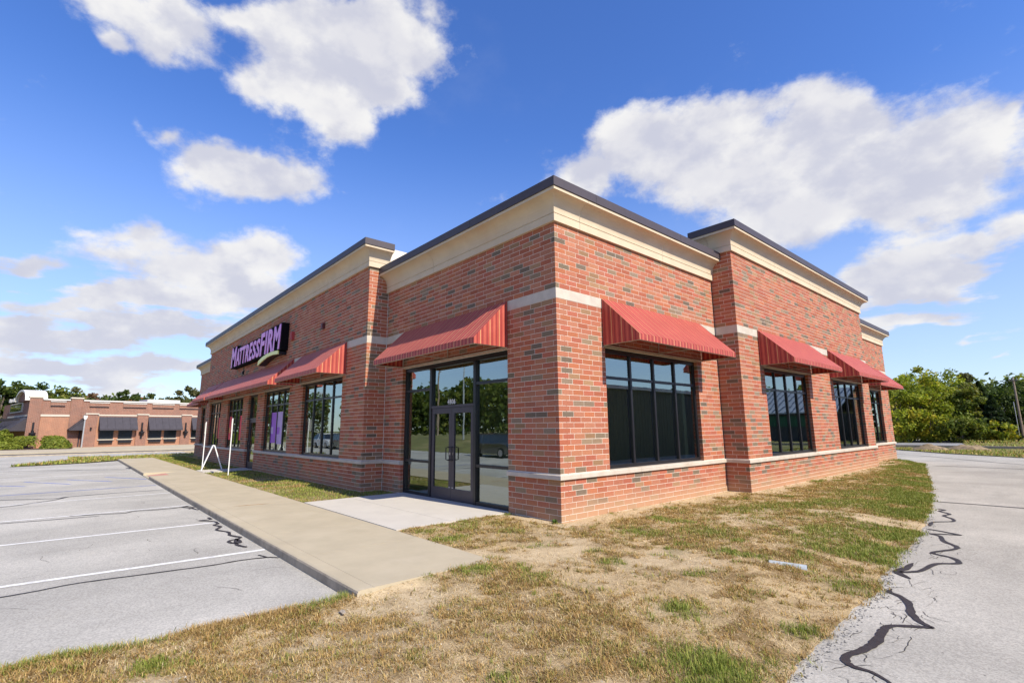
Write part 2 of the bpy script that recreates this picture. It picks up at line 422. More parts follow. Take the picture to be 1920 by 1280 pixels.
def asphalt_mat(name, base, warm):
    m = bpy.data.materials.new(name); m.use_nodes = True
    t = NT(m.node_tree)
    pos = t.n('ShaderNodeNewGeometry').outputs['Position']
    big = t.noise(pos, 0.35, 5.0, 0.6)
    strc = t.n('ShaderNodeMapping', {'Vector': pos, 'Scale': (1.0, 0.25, 1.0), 'Rotation': (0, 0, 0.2)}).outputs[0]
    c = t.mix(t.ramp(big, 0.3, 0.72), tuple(v * 0.82 for v in base), tuple(v * 1.13 for v in base))
    c = t.mix(t.math('MULTIPLY', t.ramp(t.noise(strc, 1.4, 6.0, 0.65), 0.5, 0.75), 0.5), c, tuple(v * 0.70 for v in base))
    c = t.mix(t.math('MULTIPLY', t.ramp(t.noise(pos, 0.9, 4.0, 0.55), 0.62, 0.8), 0.3), c, warm)
    vo = t.n('ShaderNodeTexVoronoi', {'Vector': pos, 'Scale': 75.0}).outputs['Color']
    sp = t.n('ShaderNodeSeparateColor', {0: vo}).outputs[0]
    c = t.mix(t.ramp(sp, 0.0, 1.0, 0.2, 0.8), t.mix(1.0, c, (0.74, 0.74, 0.74), 'MULTIPLY'), t.mix(1.0, c, (1.26, 1.26, 1.25), 'MULTIPLY'))
    c = t.mix(t.math('MULTIPLY', t.ramp(t.noise(pos, 60.0, 3.0, 0.7), 0.66, 0.74), 0.6), c, (0.07, 0.07, 0.072))
    fl = t.n('ShaderNodeTexVoronoi', {'Vector': pos, 'Scale': 5.0, 'Randomness': 1.0}).outputs['Distance']
    c = t.mix(t.math('MULTIPLY', t.ramp(fl, 0.05, 0.03), 0.7), c, (0.06, 0.058, 0.055))
    bmp = t.n('ShaderNodeBump', {'Strength': 0.5, 'Distance': 0.006, 'Height': sp}).outputs[0]
    p = t.n('ShaderNodeBsdfPrincipled', {'Base Color': c, 'Roughness': 0.9, 'Specular IOR Level': 0.2, 'Normal': bmp})
    t.n('ShaderNodeOutputMaterial', {'Surface': p.outputs[0]})
    return m

def dirt_mat(name):
    m = bpy.data.materials.new(name); m.use_nodes = True
    t = NT(m.node_tree)
    pos = t.n('ShaderNodeNewGeometry').outputs['Position']
    col = t.n('ShaderNodeAttribute', attribute_name='col').outputs['Color']
    n1 = t.noise(pos, 6.0, 8.0, 0.7)
    n2 = t.noise(pos, 70.0, 5.0, 0.7)
    c = t.mix(t.ramp(n1, 0.3, 0.7), t.mix(1.0, col, (0.86, 0.84, 0.84), 'MULTIPLY'), t.mix(1.0, col, (1.1, 1.1, 1.1), 'MULTIPLY'))
    c = t.mix(t.ramp(n2, 0.3, 0.75), t.mix(1.0, c, (0.8, 0.78, 0.76), 'MULTIPLY'), t.mix(1.0, c, (1.14, 1.14, 1.14), 'MULTIPLY'))
    vo = t.n('ShaderNodeTexVoronoi', {'Vector': pos, 'Scale': 26.0}).outputs['Distance']
    c = t.mix(t.math('MULTIPLY', t.ramp(vo, 0.12, 0.07), 0.6), c, (0.62, 0.56, 0.48))
    bmp = t.n('ShaderNodeBump', {'Strength': 0.8, 'Distance': 0.02, 'Height': t.math('ADD', n2, n1)}).outputs[0]
    p = t.n('ShaderNodeBsdfPrincipled', {'Base Color': c, 'Roughness': 0.95, 'Specular IOR Level': 0.1, 'Normal': bmp})
    t.n('ShaderNodeOutputMaterial', {'Surface': p.outputs[0]})
    return m

def far_brick_mat(name, c1, c2, mortar):
    """brick of the building across the way, courses under a pixel and a half"""
    m = bpy.data.materials.new(name); m.use_nodes = True
    t = NT(m.node_tree)
    ob = t.n('ShaderNodeTexCoord').outputs['Object']
    sx = t.n('ShaderNodeSeparateXYZ', {0: ob}).outputs
    v = t.n('ShaderNodeCombineXYZ', {0: t.math('ADD', sx[0], sx[1]), 1: sx[2]}).outputs[0]
    b = t.n('ShaderNodeTexBrick', {'Vector': v, 'Color1': (*c1, 1), 'Color2': (*c2, 1), 'Mortar': (*mortar, 1), 'Scale': 1.0, 'Mortar Size': 0.012, 'Brick Width': 0.3, 'Row Height': 0.1, 'Bias': -0.2})
    c = t.mix(t.ramp(t.noise(ob, 1.3, 5.0, 0.6), 0.35, 0.7), b.outputs[0], t.mix(1.0, b.outputs[0], (1.2, 1.15, 1.1), 'MULTIPLY'))
    p = t.n('ShaderNodeBsdfPrincipled', {'Base Color': c, 'Roughness': 0.88, 'Specular IOR Level': 0.2})
    t.n('ShaderNodeOutputMaterial', {'Surface': p.outputs[0]})
    return m

def ribbed_mat(name, base, pitch=0.3, rough=0.45, metal=0.3):
    m = bpy.data.materials.new(name); m.use_nodes = True
    t = NT(m.node_tree)
    ob = t.n('ShaderNodeTexCoord').outputs['Object']
    s = t.n('ShaderNodeSeparateXYZ', {0: ob}).outputs[1]
    u = t.math('ABSOLUTE', t.math('SUBTRACT', t.math('FRACT', t.math('MULTIPLY', s, 1 / pitch)), 0.5))
    bmp = t.n('ShaderNodeBump', {'Strength': 0.9, 'Distance': 0.05, 'Height': t.ramp(u, 0.3, 0.45)}).outputs[0]
    c = t.mix(t.noise(ob, 1.0, 4.0), tuple(v * 0.85 for v in base), tuple(v * 1.12 for v in base))
    p = t.n('ShaderNodeBsdfPrincipled', {'Base Color': c, 'Roughness': rough, 'Metallic': metal, 'Normal': bmp})
    t.n('ShaderNodeOutputMaterial', {'Surface': p.outputs[0]})
    return m

M_BRICK = brick_mat('brick_single', 'object')
M_BRICKS = brick_mat('brick_courses', 'attr')
M_MORTAR = mat('mortar', (0.74, 0.655, 0.565), 0.95, 0.08, 9.0, 0.2, 80.0)
M_STONE = mat('cast_stone', (0.54, 0.475, 0.40), 0.85, 0.09, 5.0, 0.12, 90.0, tint=(0.47, 0.40, 0.32), tscale=1.5)
M_CORN = mat('cornice_render', (0.60, 0.495, 0.36), 0.85, 0.06, 2.0, 0.10, 120.0, tint=(0.58, 0.45, 0.31), tscale=0.7)
M_COPE = mat('dark_metal_coping', (0.070, 0.056, 0.062), 0.5, 0.06, 2.0, 0.0, spec=0.35)
M_FRAME = mat('black_aluminium', (0.016, 0.015, 0.018), 0.35, 0.15, 4.0, spec=0.5)
M_DOOR = mat('dark_bronze_aluminium', (0.050, 0.040, 0.052), 0.38, 0.10, 4.0, spec=0.5)
M_GASKET = mat('caulk', (0.62, 0.58, 0.54), 0.8, 0.05)
M_GASKETD = mat('dark_caulk', (0.06, 0.055, 0.055), 0.8, 0.05)
M_GLASS = glass_mat('store_glass')
M_CLOTHX = stripe_mat('awning_cloth', 0)
M_CLOTHY = stripe_mat('awning_end_cloth', 1)
M_TUBE = mat('awning_tube', (0.42, 0.36, 0.30), 0.5, 0.1, spec=0.4)
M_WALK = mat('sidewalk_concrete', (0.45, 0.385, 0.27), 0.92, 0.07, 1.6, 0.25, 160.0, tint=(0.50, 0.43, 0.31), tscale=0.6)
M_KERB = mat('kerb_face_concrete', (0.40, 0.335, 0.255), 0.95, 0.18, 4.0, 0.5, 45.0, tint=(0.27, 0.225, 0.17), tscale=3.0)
M_SLAB = mat('pale_concrete', (0.55, 0.51, 0.445), 0.9, 0.06, 2.0, 0.2, 140.0, tint=(0.50, 0.465, 0.41), tscale=1.0)
M_ASPH = asphalt_mat('weathered_asphalt', (0.435, 0.413, 0.368), (0.49, 0.455, 0.38))
M_LANE = asphalt_mat('weathered_lane_asphalt', (0.415, 0.392, 0.345), (0.49, 0.44, 0.335))
M_DARKASPH = asphalt_mat('dark_asphalt', (0.10, 0.10, 0.105), (0.14, 0.13, 0.12))
M_TAR = mat('tar', (0.036, 0.029, 0.027), 0.55, 0.25, 12.0, 0.3, 60.0, spec=0.4)
M_CRACK = mat('crack_dark', (0.055, 0.05, 0.046), 0.95, 0.2, 10.0)
M_WHITE = mat('road_paint', (0.76, 0.75, 0.72), 0.8, 0.08, 5.0, tint=(0.52, 0.51, 0.48), tscale=11.0)
M_BLUE = mat('blue_road_paint', (0.16, 0.22, 0.52), 0.8, 0.15, 5.0, tint=(0.35, 0.36, 0.40), tscale=2.5)
M_RED = mat('red_tactile', (0.50, 0.24, 0.19), 0.9, 0.1, 5.0)
M_WPAINT = mat('white_paint', (0.78, 0.78, 0.77), 0.5, 0.05, 3.0)
M_DIRT = dirt_mat('dry_soil')
M_GRASS = leaf_mat('grass_blades', 0.2)
M_LEAF = leaf_mat('leaves', 0.4)
M_BARK = mat('bark', (0.14, 0.11, 0.085), 0.95, 0.25, 8.0, 0.5, 20.0)
M_TURF = mat('turf', (0.17, 0.165, 0.05), 0.95, 0.35, 0.9, 0.6, 25.0, tint=(0.36, 0.28, 0.13), tscale=0.5)
M_GRAVEL = mat('gravel_chips', (0.34, 0.33, 0.31), 0.95, 0.35, 40.0)
# ------------------------------------------------------------------ the ground
def sheet(name, pts, z, m, kind='structure'):
    mb = MB(); mb.add([(x, y, z) for x, y in pts], [tuple(range(len(pts)))])
    return tag(mb.build(name, m), kind=kind)
GZ = -0.12
tag(MB().add([(-900, -900, -0.30), (900, -900, -0.30), (900, 900, -0.30), (-900, 900, -0.30)], [(0, 1, 2, 3)]).build('ground', M_TURF), kind='structure')
sheet('parking_lot', [(-47.6, -15), (2.6, -15), (2.6, 1.0), (-47.6, 1.0)], GZ, M_ASPH)
sheet('driveway', [(2.6, -15), (14.9, -15), (14.9, 39.5), (-40, 39.5), (-40, 20.0), (1.0, 20.0), (1.0, 5.0), (2.6, 5.0)], GZ, M_LANE)
sheet('road', [(-54.6, -60), (-47.9, -60), (-48.6, 40), (-54.6, 40)], -0.15, M_DARKASPH)
# pale worn kerb line beside the dark road
mb = MB(); mb.box(-48.0, -47.5, -60, 40, -0.3, -0.03); tag(mb.build('kerb', M_KERB), kind='structure')
mb = MB(); mb.box(-74.5, -54.5, -60, 40, -0.4, -0.06); tag(mb.build('pavement', M_WALK), kind='structure')
# kerb wall, second road and bank behind the lane
mb = MB(); mb.box(-30, 30, 39.9, 40.2, -0.4, 0.16); tag(mb.build('kerb', M_KERB), kind='structure')
sheet('side_road', [(-40, 40.2), (0.8, 40.2), (0.4, 43), (-0.6, 49), (-2.8, 58), (-40, 62)], 0.10, asphalt_mat('grey_asphalt', (0.27, 0.27, 0.275), (0.33, 0.31, 0.28)))

# sidewalk with rounded front kerb, slabs cut by joints
def walk(name, x0, x1, y0, y1, front=True):
    mb = MB()
    pr = [(y1, -0.3), (y1, 0.0), (y0 + 0.19, 0.0), (y0 + 0.185, -0.006), (y0 + 0.175, 0.0), (y0 + 0.03, 0.0), (y0 + 0.008, -0.012), (y0, -0.035), (y0 - 0.01, -0.30)]
    mb.prism(pr, 'x', x0, x1)
    for i, f in enumerate(mb.f):
        pass
    return tag(mb.build(name, [M_WALK, M_KERB]), kind='structure')
xs = [1.12 - 1.83 * k for k in range(0, 20)]
sw = empty('sidewalk'); tag(sw, kind='structure')
for a, b in zip(xs[1:], xs[:-1]):
    if -18.8 < (a + b) / 2 < -16.8:
        continue
    mb = MB()
    g = 0.004
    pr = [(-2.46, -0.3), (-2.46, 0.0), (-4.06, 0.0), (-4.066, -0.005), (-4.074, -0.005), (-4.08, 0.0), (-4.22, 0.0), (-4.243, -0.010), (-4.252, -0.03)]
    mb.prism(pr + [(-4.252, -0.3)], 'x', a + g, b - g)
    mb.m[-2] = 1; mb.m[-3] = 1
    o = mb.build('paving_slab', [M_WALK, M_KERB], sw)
# ramped piece where the kerb drops, with the red warning patch
rx0, rx1 = -19.01, -15.35
lo, hi = [x for x in xs if -20 < x < -15][-1], [x for x in xs if -20 < x < -15][0]
skip = [(a, b) for a, b in zip(xs[1:], xs[:-1]) if -18.8 < (a + b) / 2 < -16.8]
for a, b in skip:
    mb = MB()
    mb.prism([(-2.46, -0.3), (-2.46, 0.0), (-3.1, 0.0), (-4.25, -0.10), (-4.25, -0.3)], 'x', a + 0.004, b - 0.004)
    mb.build('ramp_slab', M_WALK, sw)
a0 = skip[0][0] if len(skip) == 1 else skip[-1][0]; a1 = skip[0][1]
mb = MB(); mb.add([(a0 + .25, -4.15, -0.0863), (a1 - .25, -4.15, -0.0863), (a1 - .25, -3.55, -0.0341), (a0 + .25, -3.55, -0.0341)], [(0, 1, 2, 3)])
mb.build('warning_patch', M_RED, sw)
# pale entrance slabs with a joint
def slabs(name, x0, x1, ys, xsplit=()):
    r = empty(name); tag(r, kind='structure')
    xe = [x0] + list(xsplit) + [x1]
    for u0, u1 in zip(xe[:-1], xe[1:]):
        for v0, v1 in zip(ys[:-1], ys[1:]):
            MB().box(u0 + .003, u1 - .003, v0 + .003, v1 - .003, -0.3, 0.006).build('paving_slab', M_SLAB, r)
slabs('entrance_paving', -5.78, -1.42, [-2.45, -1.36, 0.1])
slabs('entrance_paving', -19.0, -17.5, [-2.45, -1.5, -0.55])

# rust stain bled over the walk
rg_ = random.Random(12)
rp = [(0.34 * math.cos(a) * (1 + rg_.uniform(-.25, .25)), 0.030 * math.sin(a) * (1 + rg_.uniform(-.5, .5))) for a in [math.pi * 2 * i / 22 for i in range(22)]]
mb = MB(); mb.add([(-6.25 + x * math.cos(1.4) - y * math.sin(1.4), -3.40 + x * math.sin(1.4) + y * math.cos(1.4), 0.003) for x, y in rp], [tuple(range(22))])
tag(mb.build('rust_stain', mat('rust', (0.42, 0.25, 0.12), 0.95, 0.3, 9.0)), kind='structure')
# painted stall lines, blue hatching
def strip(mb, pts, w, z):
    pts = [Vector((p[0], p[1], 0)) for p in pts]; k = len(pts); vs = []
    ws = w if isinstance(w, (list, tuple)) else [w] * k
    for i, p in enumerate(pts):
        d = (pts[min(i + 1, k - 1)] - pts[max(i - 1, 0)]).normalized(); n = Vector((-d.y, d.x, 0))
        vs += [(p.x + n.x * ws[i] / 2, p.y + n.y * ws[i] / 2, z), (p.x - n.x * ws[i] / 2, p.y - n.y * ws[i] / 2, z)]
    mb.add(vs, [(2 * i, 2 * i + 1, 2 * i + 3, 2 * i + 2) for i in range(k - 1)])
def smooth_line(pts, n=5, jit=0.0):
    out = []
    P = [Vector((*p, 0)) for p in pts]; P = [P[0] * 2 - P[1]] + P + [P[-1] * 2 - P[-2]]
    for i in range(1, len(P) - 2):
        for j in range(n):
            t = j / n
            q = 0.5 * ((2 * P[i]) + (P[i + 1] - P[i - 1]) * t + (2 * P[i - 1] - 5 * P[i] + 4 * P[i + 1] - P[i + 2]) * t * t + (3 * P[i] - P[i - 1] - 3 * P[i + 1] + P[i + 2]) * t ** 3)
            out.append((q.x + random.uniform(-jit, jit), q.y + random.uniform(-jit, jit)))
    out.append(pts[-1])
    return out
for x0, y0, x1, y1 in [(-2.38, -9.3, -2.06, -4.27), (-5.40, -9.4, -5.13, -4.28), (-8.36, -9.5, -8.22, -4.28), (-11.42, -9.3, -11.55, -4.28), (-27.51, -9.3, -27.48, -4.3), (-24.6, -9.3, -24.6, -4.3), (-21.6, -9.3, -21.6, -4.3)]:
    mb = MB(); strip(mb, [(x0, y0), (x1, y1)], 0.10, GZ + 0.004); tag(mb.build('parking_line', M_WHITE), kind='structure')
for p in [((-14.28, -9.3), (-14.42, -4.3)), ((-18.4, -8.4), (-17.28, -7.59)), ((-19.43, -7.72), (-17.1, -6.46)), ((-19.4, -6.56), (-17.17, -5.33)), ((-19.7, -5.43), (-17.32, -4.3))]:
    mb = MB(); strip(mb, p, 0.09, GZ + 0.004); tag(mb.build('parking_line', M_BLUE), kind='structure')
TAR = [
 ([(-1.62, -9.0), (-1.70, -8.0), (-1.71, -7.02), (-1.73, -6.74), (-1.79, -6.48), (-1.78, -6.22), (-1.72, -5.87), (-1.65, -5.42), (-1.59, -5.03), (-1.61, -4.71), (-1.53, -4.39), (-1.39, -4.27)], .035),
 ([(-1.53, -4.39), (-1.66, -4.41), (-1.76, -4.44)], .03),
 ([(-8.2, -9.0), (-8.03, -7.49), (-7.93, -6.98), (-7.83, -6.3), (-7.76, -5.99)], .04),
 ([(-8.23, -6.47), (-8.0, -5.86), (-7.87, -5.56), (-8.05, -5.36), (-7.91, -4.92), (-7.97, -4.5), (-8.18, -4.3)], .05),
 ([(-7.97, -4.5), (-7.6, -4.36), (-7.19, -4.28)], .05), ([(-8.07, -4.45), (-7.72, -4.30), (-7.49, -4.42)], .05),
 ([(-13.2, -9.3), (-12.96, -7.86), (-12.57, -7.22), (-12.35, -6.73), (-12.55, -6.48), (-12.64, -5.67), (-12.6, -4.3)], .06),
 ([(-10.9, -9.0), (-11.14, -7.72), (-11.53, -7.18), (-11.94, -6.79), (-12.55, -6.48)], .05),
 ([(-27.04, -8.9), (-26.17, -7.06), (-24.4, -4.51), (-25.64, -4.35)], .10),
 ([(-5.89, -4.32), (-5.58, -4.34), (-5.59, -4.53), (-5.27, -4.34), (-4.95, -4.33), (-4.85, -4.41), (-4.56, -4.36), (-4.27, -4.48), (-3.9, -4.37), (-3.58, -4.41), (-3.23, -4.33), (-3.09, -4.53), (-2.86, -4.52), (-2.85, -4.42), (-3.19, -4.40), (-2.7, -4.50), (-2.41, -4.43)], .055),
 ([(5.24, -2.30), (5.13, -2.21), (5.02, -2.14), (4.92, -2.14), (4.85, -2.08), (4.83, -1.95), (4.89, -1.73), (4.91, -1.48), (4.89, -1.2), (4.91, -1.02), (5.08, -0.87), (5.16, -0.82)], [.015, .022, .035, .05, .06, .065, .075, .08, .068, .05, .05, .045]),
 ([(5.17, -0.83), (5.06, -0.72), (4.96, -0.52), (4.89, -0.24), (4.79, -0.04), (4.67, 0.07), (4.66, 0.2)], [.05, .055, .07, .065, .06, .05, .02]),
 ([(4.72, 0.79), (4.55, 1.02), (4.58, 1.3), (4.59, 1.64)], [.04, .09, .09, .03]),
 ([(4.57, 1.02), (4.72, 1.26), (4.79, 1.79), (4.98, 2.04), (4.89, 2.31), (4.7, 2.42), (4.66, 2.54), (4.83, 2.98), (4.8, 3.21), (4.63, 3.49), (4.53, 3.89), (4.41, 4.03), (4.75, 4.21)], .06),
 ([(4.75, 4.21), (4.46, 4.38), (4.29, 4.45)], .06),
 ([(4.26, 4.79), (4.23, 5.29), (4.45, 5.6), (4.42, 5.92), (4.24, 6.26), (4.29, 6.56), (4.09, 6.87), (4.14, 7.1), (4.01, 7.22)], .055),
 ([(3.74, 8.46), (4.53, 8.52), (5.21, 8.54), (8, 8.7), (11, 8.6)], .07), ([(1.75, 21.41), (2.63, 21.45), (4.51, 21.35), (9, 21.6)], .09), ([(-3.0, 32.5), (0.0, 29.8), (2.36, 26.69), (4.34, 24.46), (8, 21.9)], .09)]
for pts, w in TAR:
    n = 5
    sp = smooth_line(pts, n, 0.004)
    if isinstance(w, list):
        ws = list(np.interp(np.linspace(0, len(w) - 1, len(sp)), range(len(w)), w))
    else:
        ws = [w] * len(sp)
    ws = [a * random.uniform(0.82, 1.18) for a in ws]; ws[0] *= 0.5; ws[-1] *= 0.5
    mb = MB(); strip(mb, sp, ws, GZ + 0.007); tag(mb.build('tar_seal', M_TAR), kind='structure')
# hair cracks along the ragged edge of the driveway
mb = MB()
rng = random.Random(3)
for _ in range(75):
    y = rng.uniform(-3.6, 3.2); x = 4.72 + rng.uniform(0.0, 0.42) - max(0, y) * 0.06
    a = rng.uniform(0, 6.28); pts = [(x, y)]
    for _k in range(rng.randint(4, 11)):
        a += rng.uniform(-0.8, 0.8); st = rng.uniform(0.02, 0.06)
        pts.append((pts[-1][0] + math.cos(a) * st * 0.6, pts[-1][1] + math.sin(a) * st))
    strip(mb, pts, rng.uniform(0.002, 0.006), GZ + 0.004)
for _ in range(26):
    x = rng.uniform(-12, 1.5); y = rng.uniform(-8, -4.6); a = rng.choice((0, 1.57)) + rng.uniform(-.3, .3); pts = [(x, y)]
    for _k in range(rng.randint(4, 9)):
        a += rng.uniform(-0.5, 0.5); st = rng.uniform(0.03, 0.09); pts.append((pts[-1][0] + math.cos(a) * st, pts[-1][1] + math.sin(a) * st))
    strip(mb, pts, rng.uniform(0.003, 0.006), GZ + 0.004)
tag(mb.build('pavement_crack', M_CRACK), kind='structure')

# lawn: a height field between the lot, the walk, the walls and the driveway
LANE_E = [(-14, 4.9), (-6.0, 4.95), (-4.0, 4.80), (-2.8, 4.73), (-2.0, 4.68), (-1.47, 4.65), (-0.53, 4.62), (-0.01, 4.61), (0.86, 4.49), (2.34, 4.39), (3.66, 4.37), (5.45, 4.15), (8.74, 3.69), (12.27, 3.12), (17.89, 2.09), (22.24, 1.32), (25.35, -0.23), (27.0, -2.5)]
LOT_E = [(-14, 0.55), (-6.84, 0.69), (-6.55, 0.64), (-6.23, 0.78), (-5.94, 0.82), (-5.47, 0.79), (-4.8, 0.87), (-4.26, 0.95)]
def lane_edge(y):
    e = np.interp(y, [p[0] for p in LANE_E], [p[1] for p in LANE_E])
    return e + (vnoise(y * 1.0, y * 0 + 3.3, 2.2, 5, 4) - 0.5) * 0.16
def lot_edge(y):
    e = np.interp(y, [p[0] for p in LOT_E], [p[1] for p in LOT_E])
    return e + (vnoise(y * 1.0, y * 0 + 8.1, 2.6, 9, 4) - 0.5) * 0.10
def left_edge(y):
    return np.where(y < -4.27, lot_edge(y), np.where(y < -2.44, 1.08, np.where(y < 0.1, -1.42, np.where(y < 6.22, -0.05, np.where(y < 18.1, 0.55, np.where(y < 24.1, -0.05, -6.0))))))
def sstep(a, b, x):
    t = np.clip((x - a) / (b - a), 0, 1); return t * t * (3 - 2 * t)
def lawn_h(x, y):
    hl = np.where(y < -3.3, sstep(0.0, 1.6, x - lot_edge(y)), 1.0)
    hl = np.maximum(hl, sstep(-5.2, -3.4, y))
    hr = sstep(0.0, 1.3, lane_edge(y) - x)
    fr = sstep(1.12, 1.5, x) * 0
    h = -0.108 + 0.10 * np.minimum(hl, hr)
    h = h - 0.05 * sstep(-2.0, -4.2, y) * sstep(1.1, 1.25, x) * (1 - sstep(1.3, 3.2, x))
    return np.maximum(h + (vnoise(x, y, 1.3, 21, 4) - 0.5) * 0.05 * np.minimum(hl, hr), GZ + 0.012)
NEARC = np.array([6.27, -6.64])
CLUMPS = [(3.64, -2.3, 0.24, 1), (4.28, -3.03, 0.30, 1.7), (4.42, -1.78, 0.17, 1.3), (4.53, -2.56, 0.1, 0.8), (2.2, -1.38, 0.16, 0.9), (2.02, -2.54, 0.24, 0.5), (-0.33, -2.16, 0.30, 0.9), (-0.99, -2.18, 0.17, 0.8), (1.33, -2.87, 0.24, 0.9), (1.16, -3.45, 0.11, 0.8), (3.94, -3.39, 0.08, 0.8), (-0.0, -1.16, 0.26, 0.4), (-0.05, -0.1, 0.08, 1.3), (-1.34, -0.12, 0.14, 1), (-1.09, -1.32, 0.5, 0.5), (1.42, -6.0, 0.18, 0.8), (1.4, 0.3, 0.37, 0.7), (2.15, 1.08, 0.49, 0.5), (1.69, 3.47, 0.61, 0.5), (3.46, 2.43, 0.56, 0.8), (4.1, 1.69, 0.42, 1.0), (3.73, 5.53, 0.49, 1), (4.35, -0.14, 0.30, 0.8), (4.1, 3.23, 0.32, 1), (3.36, 1.79, 0.46, 0.6), (1.69, -1.74, 0.14, 0.5), (4.66, -2.36, 0.07, 0.9), (3.5, -4.32, 0.11, 0.9), (4.4, -3.3, 0.22, 1.3)]
def green_mask(x, y):
    g = np.zeros_like(x)
    for cx, cy, r, a in CLUMPS:
        d = np.hypot(x - cx, y - cy) / r
        g = np.maximum(g, a * np.exp(-(d ** 2) * 1.2))
    e = lane_edge(y) - x
    strip_ = np.exp(-((e - 0.35) / 0.75) ** 2) * sstep(-0.8, 1.8, y) * 0.95
    far = sstep(-0.5, 4.0, y) * sstep(0.7, 2.2, x - np.where(y > 6.2, 0.6, 0.0)) * 0.45
    n = vnoise(x, y, 1.7, 31, 4)
    g = np.maximum(g, np.maximum(strip_, far) * sstep(0.30, 0.60, n) * 1.15)
    g = np.maximum(g, 0.8 * sstep(0.70, 0.82, vnoise(x, y, 2.6, 77, 3)) * sstep(-6, 0, y))
    return np.clip(g, 0, 1.6)
def bare_mask(x, y):
    n = vnoise(x, y, 0.95, 41, 4)
    b = sstep(0.58, 0.72, n) * 0.8
    wall = np.where(y > 6.22, x - 0.6, np.where(y > 0, x, np.hypot(np.minimum(x + 0.2, 0) * 0 + np.maximum(x, 0), y)))
    foot = 1 - sstep(0.15, 0.75, np.where(y > -0.3, wall + 0.35 * (vnoise(x, y, 1.4, 55, 3) - 0.5), 9))
    b = np.maximum(b, foot * 0.95)
    for cx, cy, r in [(2.15, -4.6, 0.55), (1.3, -1.6, 0.45), (2.9, -1.2, 0.35), (0.6, -0.9, 0.4), (1.8, -3.4, 0.35), (2.6, -5.1, 0.45), (2.5, -2.2, 0.3)]:
        b = np.maximum(b, 0.6 * np.exp(-((np.hypot(x - cx, y - cy)) / r) ** 2) * (0.6 + 0.7 * vnoise(x, y, 3.0, 61, 3)))
    return np.clip(b, 0, 1)
ys = np.concatenate([np.arange(-14, -7, 0.4), np.arange(-7, 3, 0.07), np.arange(3, 10, 0.14), np.arange(10, 27.01, 0.3)])
ys = np.unique(np.concatenate([ys, [-4.271, -4.269, -2.441, -2.439, 0.099, 0.101, 6.219, 6.221, 18.099, 18.101, 24.099, 24.101]]))
NU = 64
us = np.linspace(0, 1, NU)
brk = [-14, -4.27, -2.44, 0.1, 6.22, 18.1, 24.1, 27.0]
Vs, Fs, off = [], [], 0
for b0, b1 in zip(brk[:-1], brk[1:]):
    yy = np.concatenate([[b0], ys[(ys > b0 + 0.01) & (ys < b1 - 0.01)], [b1]])
    yin = np.clip(yy, b0 + 1e-3, b1 - 1e-3)
    X = left_edge(yin)[:, None] * (1 - us) + lane_edge(yy)[:, None] * us
    Y = np.repeat(yy[:, None], NU, 1)
    Z = lawn_h(X, Y); Z[:, -1] = GZ - 0.02
    if b1 < -4.2: Z[:, 0] = GZ - 0.02
    Vs.append(np.stack([X, Y, Z], -1).reshape(-1, 3))
    idx = np.arange(len(yy) * NU).reshape(len(yy), NU) + off
    Fs.append(np.stack([idx[:-1, :-1], idx[:-1, 1:], idx[1:, 1:], idx[1:, :-1]], -1).reshape(-1, 4)); off += len(yy) * NU
V = np.concatenate(Vs); F = np.concatenate(Fs)
ctr = V[F].mean(1)
bm_ = bare_mask(ctr[:, 0], ctr[:, 1]); gm_ = green_mask(ctr[:, 0], ctr[:, 1]); th = vnoise(ctr[:, 0], ctr[:, 1], 3.0, 12, 3)[:, None]
tuf = sstep(0.42, 0.60, vnoise(ctr[:, 0], ctr[:, 1], 3.4, 91, 3))[:, None]
thatch = (np.array([0.52, 0.395, 0.225]) * (1 - tuf) + np.array([0.28, 0.195, 0.095]) * tuf) * (0.8 + 0.35 * th)
sand = np.array([0.61, 0.49, 0.31]) * (0.92 + 0.14 * th)
cols = thatch * (1 - bm_[:, None]) + sand * bm_[:, None]
cols = cols * (1 - 0.5 * np.clip(gm_, 0, 1)[:, None]) + np.array([0.16, 0.14, 0.06]) * 0.5 * np.clip(gm_, 0, 1)[:, None]
tag(link('lawn', np_mesh('lawn', V, F, M_DIRT, cols, True)), kind='structure')

# other lawn strips: between walk and shop front, round the far end, bank beyond the kerb
def flat_lawn(name, x0, x1, y0, y1, z, n=40):
    gx = np.linspace(x0, x1, max(2, int((x1 - x0) * 3))); gy = np.linspace(y0, y1, max(2, int((y1 - y0) * 4)))
    XX, YY = np.meshgrid(gx, gy, indexing='ij'); ZZ = z + (vnoise(XX, YY, 1.2, 15, 3) - 0.5) * 0.03
    Vv = np.stack([XX, YY, ZZ], -1).reshape(-1, 3); ii = np.arange(len(Vv)).reshape(XX.shape)
    Ff = np.stack([ii[:-1, :-1], ii[1:, :-1], ii[1:, 1:], ii[:-1, 1:]], -1).reshape(-1, 4)
    cc = Vv[Ff].mean(1); b = sstep(0.5, 0.75, vnoise(cc[:, 0], cc[:, 1], 1.1, 43, 3))[:, None]
    co = np.array([0.22, 0.19, 0.075]) * (1 - b) + np.array([0.40, 0.31, 0.19]) * b
    return tag(link(name, np_mesh(name, Vv, Ff, M_DIRT, co, True)), kind='structure')
flat_lawn('lawn_strip', -17.46, -5.80, -2.44, 0.1, -0.03)
flat_lawn('lawn_strip', -35.2, -19.05, -2.44, 0.1, -0.03)
mb = MB(); mb.add([(-33.6, -4.3, -0.06), (-33.6, -2.44, -0.03), (-35.2, -2.44, -0.03), (-35.2, 0.1, -0.03), (-35.3, 6.0, -0.03), (-41, 6.0, -0.05), (-40.8, 0.8, -0.05), (-40.3, -3.5, -0.06), (-36.6, -6.6, -0.07), (-33.4, -8.3, -0.08), (-31.2, -8.9, -0.10), (-31.5, -7.4, -0.08), (-32.2, -5.7, -0.07)], [tuple(range(13))])
